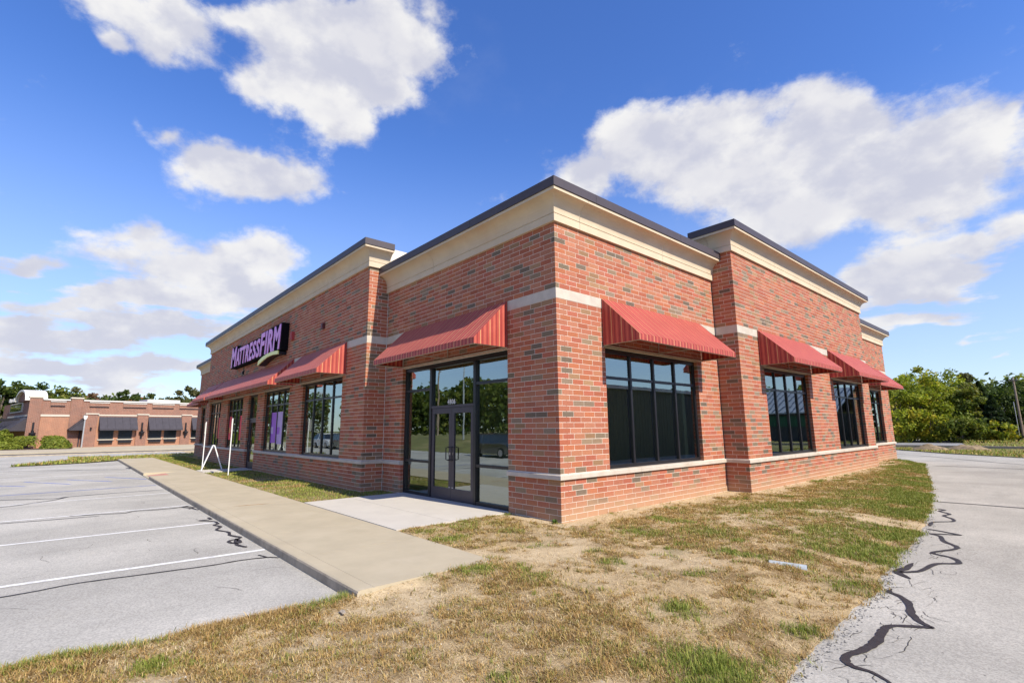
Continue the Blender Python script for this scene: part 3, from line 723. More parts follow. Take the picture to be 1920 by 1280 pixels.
tag(mb.build('verge', M_TURF), kind='structure')
mb = MB(); mb.add([(-9, 39.9, -0.02), (-3.2, 38.0, -0.06), (0.5, 33.3, -0.08), (4.0, 30.4, -0.09), (30, 24, -0.09), (30, 39.9, 0.0), (4, 39.9, 0.0)], [(0, 1, 2, 6), (2, 3, 6), (3, 4, 5, 6)])
tag(mb.build('verge', M_TURF), kind='structure')
mb = MB(); mb.add([(0.8, 40.2, 0.12), (30, 40.2, 0.12), (30, 70, 0.9), (-3.2, 70, 0.5), (-2.8, 58, 0.14), (-0.6, 49, 0.13), (0.4, 43, 0.12)], [(0, 1, 2, 3, 4, 5, 6)])
tag(mb.build('grass_bank', M_TURF), kind='structure')

# ---- grass blades
def blades(name, px, py, pz, length, width, lean, col, seed):
    r = np.random.default_rng(seed); n = len(px)
    az = r.uniform(0, 2 * np.pi, n); wd = np.stack([np.cos(az + np.pi / 2), np.sin(az + np.pi / 2), np.zeros(n)], -1)
    d = np.stack([np.cos(az), np.sin(az), np.zeros(n)], -1)
    base = np.stack([px, py, pz], -1)
    up = np.array([0, 0, 1.0])
    mid = base + d * (length * np.sin(lean) * 0.45)[:, None] + up * (length * np.cos(lean) * 0.6)[:, None]
    tip = base + d * (length * np.sin(lean))[:, None] + up * (length * np.cos(lean) * (1.0 - 0.25 * np.sin(lean)))[:, None]
    w = wd * (width / 2)[:, None]
    Vv = np.stack([base - w, base + w, mid + w * 0.7, mid - w * 0.7, tip], 1)   # n,5,3
    o = (np.arange(n) * 5)[:, None]
    F4 = o + np.array([[0, 1, 2, 3]]); F3 = o + np.array([[3, 2, 4]])
    T = np.concatenate([F4[:, [0, 1, 2]], F4[:, [0, 2, 3]], F3], 0)
    c = np.concatenate([col, col, col * 1.08], 0)
    return np_mesh(name, Vv.reshape(-1, 3), T, M_GRASS, c)
rs = np.random.default_rng(11)
def scatter(n, ybias):
    y = -7.6 + (rs.random(n) ** ybias) * 33.5
    l = left_edge(y) + 0.0; rgt = lane_edge(y) - 0.02
    x = l + rs.random(n) * (rgt - l)
    return x, y
P = []
# tufts: groups of blades sharing a root
nt = 44000
tx, ty = scatter(nt, 1.9)
tg = green_mask(tx, ty); tb = bare_mask(tx, ty)
tex = vnoise(tx, ty, 3.4, 91, 3)
keep = rs.random(nt) < np.clip(0.24 + 0.50 * sstep(0.42, 0.60, tex) + 0.7 * tg - 0.75 * tb, 0.02, 1.0)
tx, ty, tg, tb = tx[keep], ty[keep], tg[keep], tb[keep]
K = 24
crad = np.repeat(rs.uniform(0.014, 0.062, len(tx)), K)
bx = np.repeat(tx, K) + rs.normal(0, 1, len(tx) * K) * crad; by = np.repeat(ty, K) + rs.normal(0, 1, len(tx) * K) * crad
bg_ = np.repeat(tg, K)
dist = np.hypot(bx - 6.27, by + 6.64)
olive = np.repeat(rs.random(len(tx)) < 0.06, K)
isg = rs.random(len(bx)) < np.clip(np.maximum(bg_ * 1.3 - 0.08, olive * 0.5), 0, 0.90)
tl = np.repeat(rs.uniform(0.55, 1.25, len(tx)), K)
L = np.where(isg, rs.uniform(0.03, 0.065, len(bx)) * (1 + 0.75 * np.clip(bg_ - 0.7, 0, 1)), rs.uniform(0.03, 0.07, len(bx))) * tl
wdt = (0.0028 + 0.0006 * dist) * rs.uniform(0.7, 1.3, len(bx))
lean = np.where(isg, rs.uniform(0.1, 0.9, len(bx)), rs.uniform(0.5, 1.45, len(bx)))
pal_d = np.array([[0.42, 0.275, 0.10], [0.31, 0.19, 0.068], [0.48, 0.345, 0.15], [0.23, 0.135, 0.05], [0.36, 0.225, 0.075], [0.29, 0.235, 0.062], [0.22, 0.185, 0.05]])
pal_s = np.array([[0.60, 0.475, 0.27], [0.50, 0.375, 0.20], [0.42, 0.30, 0.15], [0.66, 0.545, 0.33], [0.34, 0.235, 0.12]])
pal_g = np.array([[0.18, 0.225, 0.035], [0.25, 0.28, 0.05], [0.14, 0.185, 0.03], [0.34, 0.32, 0.09], [0.21, 0.25, 0.042]])
tcol = np.repeat(rs.integers(0, len(pal_d), len(tx)), K)
mixr = rs.random(len(bx)) < 0.35
ci = np.where(mixr, rs.integers(0, len(pal_d), len(bx)), tcol)
colr = np.where(isg[:, None], pal_g[rs.integers(0, len(pal_g), len(bx))], pal_d[ci] * 1.1) * rs.uniform(0.8, 1.2, (len(bx), 1))
bz = lawn_h(bx, by) - 0.004
me1 = blades('dry_grass', bx, by, bz, L, wdt, lean, colr, 5)
tag(link('dry_grass', me1), 'dry tan and patchy green grass on the lawn beside the brick shop', 'grass', kind='stuff')
# fine lying straw over the thatch
ns = 190000
sx, sy = scatter(ns, 2.4); sb = bare_mask(sx, sy); sg = green_mask(sx, sy)
k2 = rs.random(ns) < np.clip(1.05 - 0.80 * sb, 0.15, 1)
sx, sy, sg = sx[k2], sy[k2], sg[k2]
sd = np.hypot(sx - 6.27, sy + 6.64)
isg = rs.random(len(sx)) < np.clip(sg * 0.9 - 0.1, 0, 0.8)
col2 = np.where(isg[:, None], pal_g[rs.integers(0, len(pal_g), len(sx))], pal_s[rs.integers(0, len(pal_s), len(sx))]) * rs.uniform(0.8, 1.15, (len(sx), 1))
me2 = blades('straw', sx, sy, lawn_h(sx, sy) - 0.002, rs.uniform(0.025, 0.065, len(sx)), (0.0022 + 0.0006 * sd) * rs.uniform(0.7, 1.3, len(sx)), rs.uniform(0.9, 1.5, len(sx)), col2, 6)
tag(link('straw', me2), 'short dead straw lying flat over the dry lawn', 'straw', kind='stuff')
# longer fringe along the lot edge
nf = 9000
fy = rs.uniform(-7.4, -4.3, nf); fx = lot_edge(fy) + np.abs(rs.normal(0.02, 0.10, nf))
kf = rs.random(nf) < sstep(0.35, 0.6, vnoise(fx * 2, fy, 2.4, 33, 3)) + 0.25
fx, fy = fx[kf], fy[kf]
gf = rs.random(len(fx)) < np.clip(sstep(0.52, 0.7, vnoise(fx, fy, 1.6, 37, 2)), 0, 0.8)
colf = np.where(gf[:, None], pal_g[rs.integers(0, len(pal_g), len(fx))] * 1.1, pal_d[rs.integers(0, 3, len(fx))]) * rs.uniform(0.8, 1.2, (len(fx), 1))
mef = blades('grass_fringe', fx, fy, lawn_h(fx, fy) - 0.006, rs.uniform(0.04, 0.10, len(fx)), np.full(len(fx), 0.004) * rs.uniform(0.7, 1.3, len(fx)), rs.uniform(0.4, 1.3, len(fx)), colf, 8)
tag(link('grass_fringe', mef), 'longer straw coloured grass hanging over the edge of the parking lot', 'grass', kind='stuff')
# the greener strips in front of the shop
nn = 42000
gx = rs.uniform(-35, -5.8, nn); gy = rs.uniform(-2.42, -0.62, nn)
gx = np.concatenate([gx, rs.uniform(-6.8, -5.82, 900)]); gy = np.concatenate([gy, rs.uniform(-0.6, -0.02, 900)])
wgt = np.where(gx < -12, 0.6, 1.0) * np.where((gx > -19.0) & (gx < -17.5), 0, 1) * (0.35 + 0.65 * sstep(0.35, 0.55, vnoise(gx, gy, 2.0, 71, 3)))
kk = rs.random(len(gx)) < wgt
gx, gy = gx[kk], gy[kk]; gd = np.hypot(gx - 6.27, gy + 6.64)
dry = rs.random(len(gx)) < sstep(0.5, 0.75, vnoise(gx, gy, 1.6, 73, 3)) * 0.9 + 0.08
colg = np.where(dry[:, None], pal_d[rs.integers(0, 3, len(gx))], pal_g[rs.integers(0, len(pal_g), len(gx))] * 1.05) * rs.uniform(0.8, 1.25, (len(gx), 1))
meg = blades('grass', gx, gy, np.full(len(gx), -0.04), rs.uniform(0.04, 0.085, len(gx)), (0.003 + 0.0007 * gd) * rs.uniform(0.7, 1.3, len(gx)), rs.uniform(0.2, 1.0, len(gx)), colg, 9)
tag(link('grass', meg), 'green grass strip between the sidewalk and the shop front', 'grass', kind='stuff')
# verge blades far left and far right
vx = np.concatenate([rs.uniform(-41, -31.2, 9000), rs.uniform(-3.5, 9, 9000), rs.uniform(-2.5, 9, 6000)])
vy = np.concatenate([rs.uniform(-9, 3, 9000), rs.uniform(30.5, 39.8, 9000), rs.uniform(40.4, 60, 6000)])
okv = np.concatenate([(vx[:9000] < -33.7 + 0.0 * vx[:9000]) & (vy[:9000] > np.interp(vx[:9000], [-41, -40.3, -36.6, -33.4, -31.2], [0.5, -3.5, -6.6, -8.3, -8.9])) | ((vx[:9000] < np.interp(vy[:9000], [-8.9, -7.4, -5.7, -4.3], [-31.2, -31.5, -32.2, -33.6])) & (vy[:9000] > np.interp(vx[:9000], [-36.6, -33.4, -31.2], [-6.6, -8.3, -8.9])) & (vy[:9000] < -4.3)),
                      vy[9000:18000] > np.interp(vx[9000:18000], [-3.2, 0.5, 4.0, 9.0], [38.0, 33.3, 30.4, 29.2]),
                      vx[18000:] > np.interp(vy[18000:], [40.2, 43, 49, 58, 60], [0.8, 0.4, -0.6, -2.8, -2.9])])
vz = np.concatenate([np.full(9000, -0.09), np.full(9000, -0.08), np.full(6000, 0.12) + 0.026 * np.maximum(0, vy[18000:] - 42)])
vx, vy, vz = vx[okv], vy[okv], vz[okv]
dry = rs.random(len(vx)) < 0.35
colv = np.where(dry[:, None], pal_d[rs.integers(0, 3, len(vx))], pal_g[rs.integers(0, len(pal_g), len(vx))] * 1.15) * rs.uniform(0.8, 1.25, (len(vx), 1))
mev = blades('verge_grass', vx, vy, vz, rs.uniform(0.08, 0.18, len(vx)), np.full(len(vx), 0.05), rs.uniform(0.2, 1.0, len(vx)), colv, 10)
tag(link('verge_grass', mev), 'rough grass on the verges at the far ends of the drive', 'grass', kind='stuff')
# gravel and asphalt crumbs along the broken edges
def chips(name, px, py, pz, size, col, label, seed):
    r = np.random.default_rng(seed); n = len(px)
    base = np.array([[1, 0, -.3], [0, 1, -.3], [-1, 0, -.3], [0, -1, -.3], [.1, .1, .75]])
    Vv = base[None] * size[:, None, None] * r.uniform(0.6, 1.3, (n, 5, 1))
    a = r.uniform(0, 6.28, n); ca, sa = np.cos(a), np.sin(a)
    xx = Vv[:, :, 0] * ca[:, None] - Vv[:, :, 1] * sa[:, None]; yy = Vv[:, :, 0] * sa[:, None] + Vv[:, :, 1] * ca[:, None]
    Vv = np.stack([xx + px[:, None], yy + py[:, None], Vv[:, :, 2] * 0.8 + pz[:, None]], -1)
    o = (np.arange(n) * 5)[:, None]
    T = np.concatenate([o + np.array([[0, 1, 4]]), o + np.array([[1, 2, 4]]), o + np.array([[2, 3, 4]]), o + np.array([[3, 0, 4]])], 0)
    me = np_mesh(name, Vv.reshape(-1, 3), T, M_CHIP, np.concatenate([col] * 4, 0))
    return tag(link(name, me), label, 'gravel', kind='stuff')
M_CHIP = bpy.data.materials.new('chips'); M_CHIP.use_nodes = True
_t = NT(M_CHIP.node_tree)
_p = _t.n('ShaderNodeBsdfPrincipled', {'Base Color': _t.n('ShaderNodeAttribute', attribute_name='col').outputs['Color'], 'Roughness': 0.9})
_t.n('ShaderNodeOutputMaterial', {'Surface': _p.outputs[0]})
n = 1000
cy = rs.uniform(-5.0, 6.0, n); cx = lane_edge(cy) + rs.normal(0.02, 0.035, n)
g1 = rs.uniform(0.07, 0.26, (n, 1)) * np.array([[1, 0.97, 0.93]])
chips('gravel', cx, cy, np.full(n, GZ + 0.003), rs.uniform(0.004, 0.014, n), g1, 'grey asphalt crumbs along the broken edge of the driveway', 2)
n = 3000
qx, qy = scatter(n, 2.0)
okq = rs.random(n) < 0.25 + bare_mask(qx, qy)
qx, qy = qx[okq], qy[okq]
chips('pebbles', qx, qy, lawn_h(qx, qy) + 0.001, rs.uniform(0.004, 0.013, len(qx)), rs.uniform(0.3, 0.62, (len(qx), 1)) * np.array([[1, 0.9, 0.75]]), 'small pale pebbles on the bare sandy soil', 3)
# ------------------------------------------------------------------ the brick shop
CO = 0.1016           # one course
BL = 0.3048           # brick plus joint
shop = empty('brick_shop')
tag(shop, 'red brick corner store with cream cornices, black windows and projecting bays', 'store')
XA, XB, XL = -6.80, -28.70, -35.10      # left wall: inner corner, far end of the bay, far corner
YA, YB, YL = 6.25, 18.07, 24.10         # right wall likewise
PF, PR_ = -0.61, 0.60                   # how far the bays stand out
WZ0, WZ1 = 8 * CO, 32 * CO
class Face:
    def __init__(s, o, ux, L, rows, openings=(), start=False, end=False):
        s.o = o; s.ux = ux; s.uy = (-ux[1], ux[0]); s.L = L; s.rows = rows; s.op = list(openings); s.start = start; s.end = end
STORE = (1.02, 5.38)      # along the face that starts at XA
F_ = {
 'far_left': Face((XL, 0), (1, 0), XB - XL, 55, [(XL, -33.68, -30.0)]),
 'bay_left': Face((XB, PF), (1, 0), XA - XB, 62, [], end=True),
 'bay_side': Face((XA, PF), (0, 1), -PF, 62, [], start=True),
 'entrance': Face((XA, 0), (1, 0), -XA, 55, [], end=True),
 'corner': Face((0, 0), (0, 1), YA, 55, [], start=True),
 'bay_return': Face((0, YA), (1, 0), PR_, 62, [], end=True),
 'bay_right': Face((PR_, YA), (0, 1), YB - YA, 62, [], start=True),
 'far_right': Face((0, YB), (0, 1), YL - YB, 55, [])}
WIN = {   # face: list of (start, end, bottom, top) in metres along the face
 'far_left': [(-33.70 - XL, -30.04 - XL, WZ0, WZ1)],
 'bay_left': [(-27.62 - XB, -24.70 - XB, WZ0, WZ1), (-23.05 - XB, -20.00 - XB, WZ0, WZ1), (-19.00 - XB, -17.55 - XB, -0.3, WZ1), (-16.50 - XB, -13.28 - XB, WZ0, WZ1), (-11.82 - XB, -8.38 - XB, WZ0, WZ1)],
 'entrance': [(STORE[0], STORE[1], -0.3, WZ1)],
 'corner': [(1.42, 5.13, WZ0, WZ1)],
 'bay_right': [(7.72 - YA, 11.10 - YA, WZ0, WZ1), (13.55 - YA, 16.95 - YA, WZ0, WZ1)],
 'far_right': [(18.95 - YB, 22.62 - YB, WZ0, WZ1)]}
for k_, v_ in WIN.items():
    F_[k_].op = v_
RED = [(0.395, 0.133, 0.075), (0.42, 0.16, 0.094), (0.375, 0.118, 0.066), (0.435, 0.18, 0.108), (0.385, 0.142, 0.086), (0.405, 0.127, 0.078), (0.415, 0.175, 0.098), (0.425, 0.148, 0.074)]
BRN = [(0.20, 0.15, 0.10), (0.25, 0.18, 0.125), (0.165, 0.125, 0.09), (0.28, 0.195, 0.125)]
TAN = [(0.30, 0.175, 0.095), (0.35, 0.20, 0.11)]
br = random.Random(21)
def brick_colour():
    u = br.random()
    c = br.choice(BRN) if u < 0.135 else br.choice(TAN) if u < 0.20 else br.choice(RED)
    k = br.uniform(0.9, 1.1)
    return (c[0] * k, c[1] * k, c[2] * k)
def minus(a, b, holes):
    out = [(a, b)]
    for h0, h1 in holes:
        nxt = []
        for p, q in out:
            if h1 <= p or h0 >= q: nxt.append((p, q)); continue
            if h0 > p: nxt.append((p, h0))
            if h1 < q: nxt.append((h1, q))
        out = nxt
    out = [(p, q) for p, q in out if q - p > 0.025]
    return out
bricks = []     # (score, face, s0, s1, row, colour)
camv = Vector((6.2667, -6.6399, 1.6258))
for fname, f in F_.items():
    nout = (f.ux[1], -f.ux[0])
    for row in range(-1, f.rows):
        if row in (7, 40, 41):
            continue
        z0 = row * CO; zc = z0 + CO / 2
        even = row % 2 == 0
        if f.start: first = 0.1016 if even else 0.0
        elif f.end: first = f.L + 0.0102 - BL * 200 if even else f.L - 0.0914 - BL * 200
        else: first = 0.0 if even else -0.2032
        lo_ = 0.1016 if (f.start and even) else 0.0
        hi_ = f.L - (0.1016 if (f.end and not even) else 0.0)
        holes = [(o0, o1) for o0, o1, a, b in f.op if a < zc < b]
        k = math.floor((lo_ - first) / BL) - 1
        while True:
            s0 = first + k * BL; s1 = s0 + BL - 0.0102
            k += 1
            if s0 >= hi_: break
            s0c, s1c = max(s0, lo_), min(s1, hi_)
            if s1c - s0c < 0.025: continue
            for p, q in minus(s0c, s1c, holes):
                for h0, h1 in holes:
                    if 0 < h0 - q < 0.038: q = h0
                    if 0 < p - h1 < 0.038: p = h1
                cx_ = f.o[0] + f.ux[0] * (p + q) / 2; cy_ = f.o[1] + f.ux[1] * (p + q) / 2
                dv_ = Vector((cx_, cy_, zc)) - camv
                facing = -(dv_.x * nout[0] + dv_.y * nout[1])
                sc = facing / dv_.length ** 3 if abs((q - p) - (BL - 0.0102)) < 0.002 else -1
                if row >= 32 and row < 42 and any(o0 - 0.4 < (p + q) / 2 < o1 + 0.5 for o0, o1, a, b in f.op): sc = -1
                bricks.append((sc, fname, p, q, row, brick_colour()))
order = sorted(range(len(bricks)), key=lambda i: -bricks[i][0])
single = set(order[:300])
BH, BD = CO - 0.0098, 0.092
unit = MB(); unit.box(-(BL - 0.0102) / 2, (BL - 0.0102) / 2, 0, BD, -BH / 2, BH / 2)
unit_me = unit.mesh('brick', M_BRICK)
mass = MB()
jr = random.Random(5)
for i, (sc, fname, p, q, row, c) in enumerate(bricks):
    f = F_[fname]; z0 = row * CO
    j = jr.uniform(-0.0012, 0.0012)
    if i in single:
        o = bpy.data.objects.new('brick', unit_me); COL.objects.link(o); o.parent = shop
        m = (p + q) / 2
        o.location = (f.o[0] + f.ux[0] * m + f.uy[0] * j, f.o[1] + f.ux[1] * m + f.uy[1] * j, z0 + CO / 2)
        o.rotation_euler = (0, 0, math.atan2(f.ux[1], f.ux[0]))
        o.color = (*c, 1)
    else:
        mass.cur = c
        mass.frame_box(f.o, f.ux, f.uy, p, q, j, BD, z0 + 0.0049, z0 + CO - 0.0049, 0, ('k',))
tag(mass.build('brickwork', M_BRICKS, shop), kind='stuff')
# mortar and backing of each wall
core = MB()
for fname, f in F_.items():
    a0 = 0.215 if f.start else 0.0
    a1 = f.L - (0.003 if f.end else 0.0)
    if fname == 'bay_side': a1 = f.L + 0.1
    if fname == 'corner': a1 = f.L - 0.001
    top = f.rows * CO
    cuts = sorted([(o0 - 0.0, o1 + 0.0, za, zb) for o0, o1, za, zb in f.op])
    x = a0
    for o0, o1, za, zb in cuts:
        core.frame_box(f.o, f.ux, f.uy, x, o0 - 0.006, 0.003, 0.20, -0.3, top)
        if za > 0: core.frame_box(f.o, f.ux, f.uy, o0 - 0.006, o1 + 0.006, 0.003, 0.20, -0.3, za - 0.03)
        core.frame_box(f.o, f.ux, f.uy, o0 - 0.006, o1 + 0.006, 0.003, 0.20, zb + 0.004, top)
        x = o1 + 0.006
    core.frame_box(f.o, f.ux, f.uy, x, a1, 0.003, 0.20, -0.3, top)
core.build('wall', M_MORTAR, shop)
M_PLASTER = mat('interior_plaster', (0.56, 0.58, 0.34), 0.9, 0.05)
M_FLOORT = mat('interior_floor', (0.30, 0.29, 0.27), 0.5, 0.1)
M_ROOF = mat('roof_membrane', (0.34, 0.34, 0.34), 0.9, 0.1)
bk = MB()
bk.box(XL + 0.004, XL + 0.2, 0.2, YL - 0.01, -0.3, 55 * CO); bk.box(XL + .2, -0.01, YL - 0.2, YL - 0.01, -0.3, 55 * CO)
bk.box(XB - 0.0, XB + 0.2, PF + 0.2, 0.9, 3.4, 62 * CO); bk.box(-0.6, 0.38, YB - 0.2, YB - 0.004, 3.4, 62 * CO)
bk.build('back_wall', M_MORTAR, shop)
MB().box(XL + 0.25, -0.25, 0.25, YL - 0.25, 5.0, 5.2).build('roof', M_ROOF, shop)
fl = MB(); fl.box(XL + 0.21, -0.205, 0.205, YL - 0.21, -0.05, 0.004); fl.box(XB + 0.2, XA - 0.21, PF + 0.205, 0.2, -0.05, 0.004); fl.box(-0.2, PR_ - 0.205, YA + 0.21, YB - 0.2, -0.05, 0.004); fl.build('interior_floor', M_FLOORT, shop)
iw = MB()
iw.box(XL + .25, -.22, .22, YL - .25, 3.02, 3.06); iw.box(XB + .1, XA - .1, -.39, .22, 3.02, 3.06); iw.box(-.22, .38, YA + .1, YB - .1, 3.02, 3.06)
iw.box(-26, -5.9, 6.5, 6.6, 0.0, 3.0); iw.box(-5.9, -5.8, 2.8, 22, 0, 3.0); iw.box(-7.2, -7.1, 0.3, 6.5, 0, 3.0)
iw.box(-3.2, -0.24, 4.70, 4.84, 0.0, 3.0)
for x0, x1, y0, y1 in [(XL + .3, XB - .1, .30, .42), (XB + .3, XA - .1, PF + .30, PF + .42), (XA + .1, -.45, .30, .42), (-.42, -.30, .45, YA - .1), (PR_ - .42, PR_ - .30, YA + .35, YB - .3), (-.42, -.30, YB + .1, YL - .4)]:
    iw.box(x0, x1, y0, y1, 2.99, 3.30)
iw.build('interior_wall', M_PLASTER, shop)
# tall parapet backing behind the bays
pb = MB()
for a, b, c_, d in [(XB, XA, PF + 0.21, PF + 0.4), (XA - 0.2, XA - 0.006, 0.0, 0.75), (0.2, PR_ - 0.21, YA + .21, YB - 0.2), (-0.42, PR_ - 0.2, YA + 0.006, YA + 0.2)]:
    pb.box(a + .01, b - .002, c_, d, 5.2, 62 * CO + 0.70)
pb.build('parapet', M_MORTAR, shop)

# --- stone sill course, band, cornice, metal coping
def lens(path): return [math.dist(path[i], path[i + 1]) for i in range(len(path) - 1)]
def subpath(path, t0, t1):
    out = []; acc = 0.0
    for i, L in enumerate(lens(path)):
        a, b = path[i], path[i + 1]
        P = lambda t: (a[0] + (b[0] - a[0]) * t / L, a[1] + (b[1] - a[1]) * t / L)
        if acc <= t0 < acc + L - 1e-6: out.append(P(t0 - acc))
        if t0 < acc + L < t1 and i < len(path) - 2 and acc + L > t0 + 1e-6: out.append(b)
        if acc < t1 <= acc + L + 1e-6: out.append(P(t1 - acc)); break
        acc += L
    return out
def pieces(name, prof, path, m, step=None, gap=0.005, breaks=None):
    T = sum(lens(path))
    if breaks is None:
        corners = []; acc = 0
        for L in lens(path)[:-1]:
            acc += L; corners.append(acc)
        n = max(1, round(T / step)); breaks = [T * i / n for i in range(1, n)]
        breaks = [b + (0.55 if any(abs(b - c) < 0.35 for c in corners) else 0) for b in breaks]
    e = [0.0] + [b for b in breaks if 0.1 < b < T - 0.1] + [T]
    for i, (a, b) in enumerate(zip(e[:-1], e[1:])):
        p = subpath(path, a + (gap / 2 if i else 0), b - (gap / 2 if i < len(e) - 2 else 0))
        mb = MB(); mb.sweep(prof, p); mb.build(name, m, shop)
P1 = [(XL, YL), (XL, 0), (XB, 0)]
P2 = [(XB, 0.75), (XB, PF), (XA, PF), (XA, 0.0)]
P3 = [(XA, 0), (0, 0), (0, YA)]
P4 = [(-0.42, YA), (PR_, YA), (PR_, YB), (-0.42, YB)]
P5 = [(0, YB), (0, YL), (XL, YL)]
sill = [(-0.125, 0.711), (0.042, 0.711), (0.046, 0.716), (0.046, 0.788), (0.036, 0.800), (-0.125, 0.8125)]
sillc = [(0.001, 0.711)] + sill[1:-1] + [(0.001, 0.8085)]
def sill_run(path):
    pieces('sill_stone', sill, path, M_STONE, step=1.83, gap=0.004)
sill_run([(XL, 3), (XL, 0), (XB, 0)])
sill_run([(XB, PF), (-19.0, PF)]); sill_run([(-17.55, PF), (XA, PF), (XA, 0)])
sill_run([(XA + 0.05, 0), (XA + STORE[0], 0)]); sill_run([(XA + STORE[1], 0), (0, 0), (0, YA - 0.0)])
sill_run([(0.05, YA), (PR_, YA), (PR_, YB)]); sill_run([(0, YB), (0, YL), (-2, YL)])
band = [(-0.09, 40 * CO + 0.003), (0.003, 40 * CO + 0.003), (0.003, 42 * CO - 0.003), (-0.09, 42 * CO - 0.003)]
for pth in ([(XL, 0), (XB, 0)], [(XB, PF), (XA, PF), (XA, -0.005)], [(XA + 0.006, 0), (0, 0), (0, YA - 0.005)], [(0.006, YA), (PR_, YA), (PR_, YB)], [(0, YB), (0, YL), (-2, YL)]):
    pieces('band_stone', band, pth, M_STONE, step=2.4, gap=0.003)
def cornice(path, zb, breaks):
    pr = [(-0.15, zb), (0.055, zb), (0.055, zb + 0.150), (0.040, zb + 0.156), (0.040, zb + 0.166), (0.052, zb + 0.170)]
    for i in range(0, 10):
        t = math.pi / 2 * i / 9
        pr.append((0.052 + 0.225 * (1 - math.cos(t)), zb + 0.172 + 0.312 * math.sin(t)))
    pr += [(0.300, zb + 0.486), (0.300, zb + 0.545), (-0.15, zb + 0.545)]
    pieces('cornice_stone', pr, path, M_CORN, breaks=breaks, gap=0.007)
    cp = [(-0.20, zb + 0.549), (0.322, zb + 0.549), (0.318, zb + 0.735), (-0.20, zb + 0.75)]
    T = sum(lens(path)); n = max(1, round(T / 3.05))
    pieces('coping', cp, path, M_COPE, breaks=[T * (i + 0.37) / n for i in range(n)], gap=0.006)
ZL, ZT = 55 * CO, 62 * CO
cornice([(XL, 6), (XL, 0), (XB, 0)], ZL, [3.0, 6.7, 9.8])
cornice(P2, ZT, [2.3, 5.2, 8.3, 11.2, 14.2, 17.2, 20.2, 23.8])
cornice(P3, ZL, [2.55, 7.50, 10.55])
cornice(P4, ZT, [0.45, 3.9, 6.9, 9.9, 12.4])
cornice([(0, YB), (0, YL), (-6, YL)], ZL, [2.9, 7.0])
# control joints at the inner corners
MB().box(XA + 0.001, XA + 0.018, -0.004, 0.02, -0.2, ZL).build('control_joint', M_GASKET, shop)
MB().box(-0.02, 0.004, YA - 0.02, YA - 0.001, -0.2, ZL).build('control_joint', M_GASKETD, shop)

# --- windows
def make_window(w, n, name='window'):
    """frame mesh with its mullions and panes as children; local x along wall, y inwards, z from sill"""
    h = WZ1 - WZ0 - 0.002
    fr = MB(); t = 0.07; y0, y1 = 0.085, 0.19
    fr.box(0, t, y0, y1, 0, h); fr.box(w - t, w, y0, y1, 0, h)
    fr.box(t, w - t, y0, y1, 0, 0.075); fr.box(t, w - t, y0, y1, h - 0.09, h)
    o = fr.build(name, M_FRAME)
    zt = 1.835
    pitch = (w - 2 * t) / n
    for i in range(1, n):
        MB().box(t + pitch * i - 0.030, t + pitch * i + 0.030, y0 - 0.006, y1 - 0.004, 0.075, h - 0.09).build('mullion', M_FRAME, o)
    tr = MB()
    for i in range(n):
        tr.box(t + pitch * i + (0.033 if i else 0), t + pitch * (i + 1) - (0.033 if i < n - 1 else 0), y0 + 0.003, y1 - 0.008, zt - 0.03, zt + 0.03)
    tr.build('transom', M_FRAME, o)
    for i in range(n):
        a = t + pitch * i + (0.033 if i else 0); b = t + pitch * (i + 1) - (0.033 if i < n - 1 else 0)
        for z0, z1 in ((0.075, zt - 0.03), (zt + 0.03, h - 0.09)):
            p = MB(); yy = 0.112 + 0.0015 * ((i * 7 + int(z0 * 10)) % 3)
            p.add([(a, yy, z0), (b, yy, z0), (b, yy, z1), (a, yy, z1)], [(0, 1, 2, 3)])
            p.build('pane', M_GLASS, o)
    return o
def put_window(face, i, n=4):
    f = F_[face]; o0, o1, za, zb = f.op[i]
    w = make_window(o1 - o0, n)
    w.parent = shop
    w.location = (f.o[0] + f.ux[0] * o0, f.o[1] + f.ux[1] * o0, WZ0 + 0.001)
    w.rotation_euler = (0, 0, math.atan2(f.ux[1], f.ux[0]))
    return w
for fc in ('far_left', 'corner', 'far_right'): put_window(fc, 0)
for i in (0, 1): put_window('bay_right', i)
for i in (0, 1, 3, 4): put_window('bay_left', i)
# --- corner entrance: frame, lights, pair of doors
def door_leaf(x0, x1, z0, z1, y, hinge_left, mat_=M_DOOR, handle=True):
    d = MB(); st = 0.105
    d.box(x0, x0 + st, y, y + 0.045, z0, z1); d.box(x1 - st, x1, y, y + 0.045, z0, z1)
    d.box(x0 + st, x1 - st, y, y + 0.045, z1 - 0.13, z1); d.box(x0 + st, x1 - st, y, y + 0.045, z0, z0 + 0.26)
    o = d.build('door', mat_, shop)
    p = MB(); p.add([(x0 + st, y + 0.024, z0 + 0.26), (x1 - st, y + 0.024, z0 + 0.26), (x1 - st, y + 0.024, z1 - 0.13), (x0 + st, y + 0.024, z1 - 0.13)], [(0, 1, 2, 3)])
    p.build('pane', M_GLASS, o)
    hx = (x1 - 0.052) if hinge_left else (x0 + 0.052)
    s = -1 if hinge_left else 1
    hb = MB(); hb.tube([(hx, y, 0.92), (hx, y - 0.06, 0.92), (hx + s * 0.07, y - 0.065, 0.93), (hx + s * 0.07, y - 0.065, 1.20), (hx, y - 0.06, 1.21), (hx, y, 1.21)], 0.013, 8)
    hb.build('handle', M_FRAME, o)
    MB().box(hx - 0.02, hx + 0.02, y - 0.008, y, 1.03, 1.09).build('lock', M_TUBE, o)
    MB().box(x0 + 0.03 if not hinge_left else x1 - 0.09, x0 + 0.09 if not hinge_left else x1 - 0.03, y - 0.004, y, z0 + 0.275, z0 + 0.285).build('sticker', M_WPAINT, o)
    return o
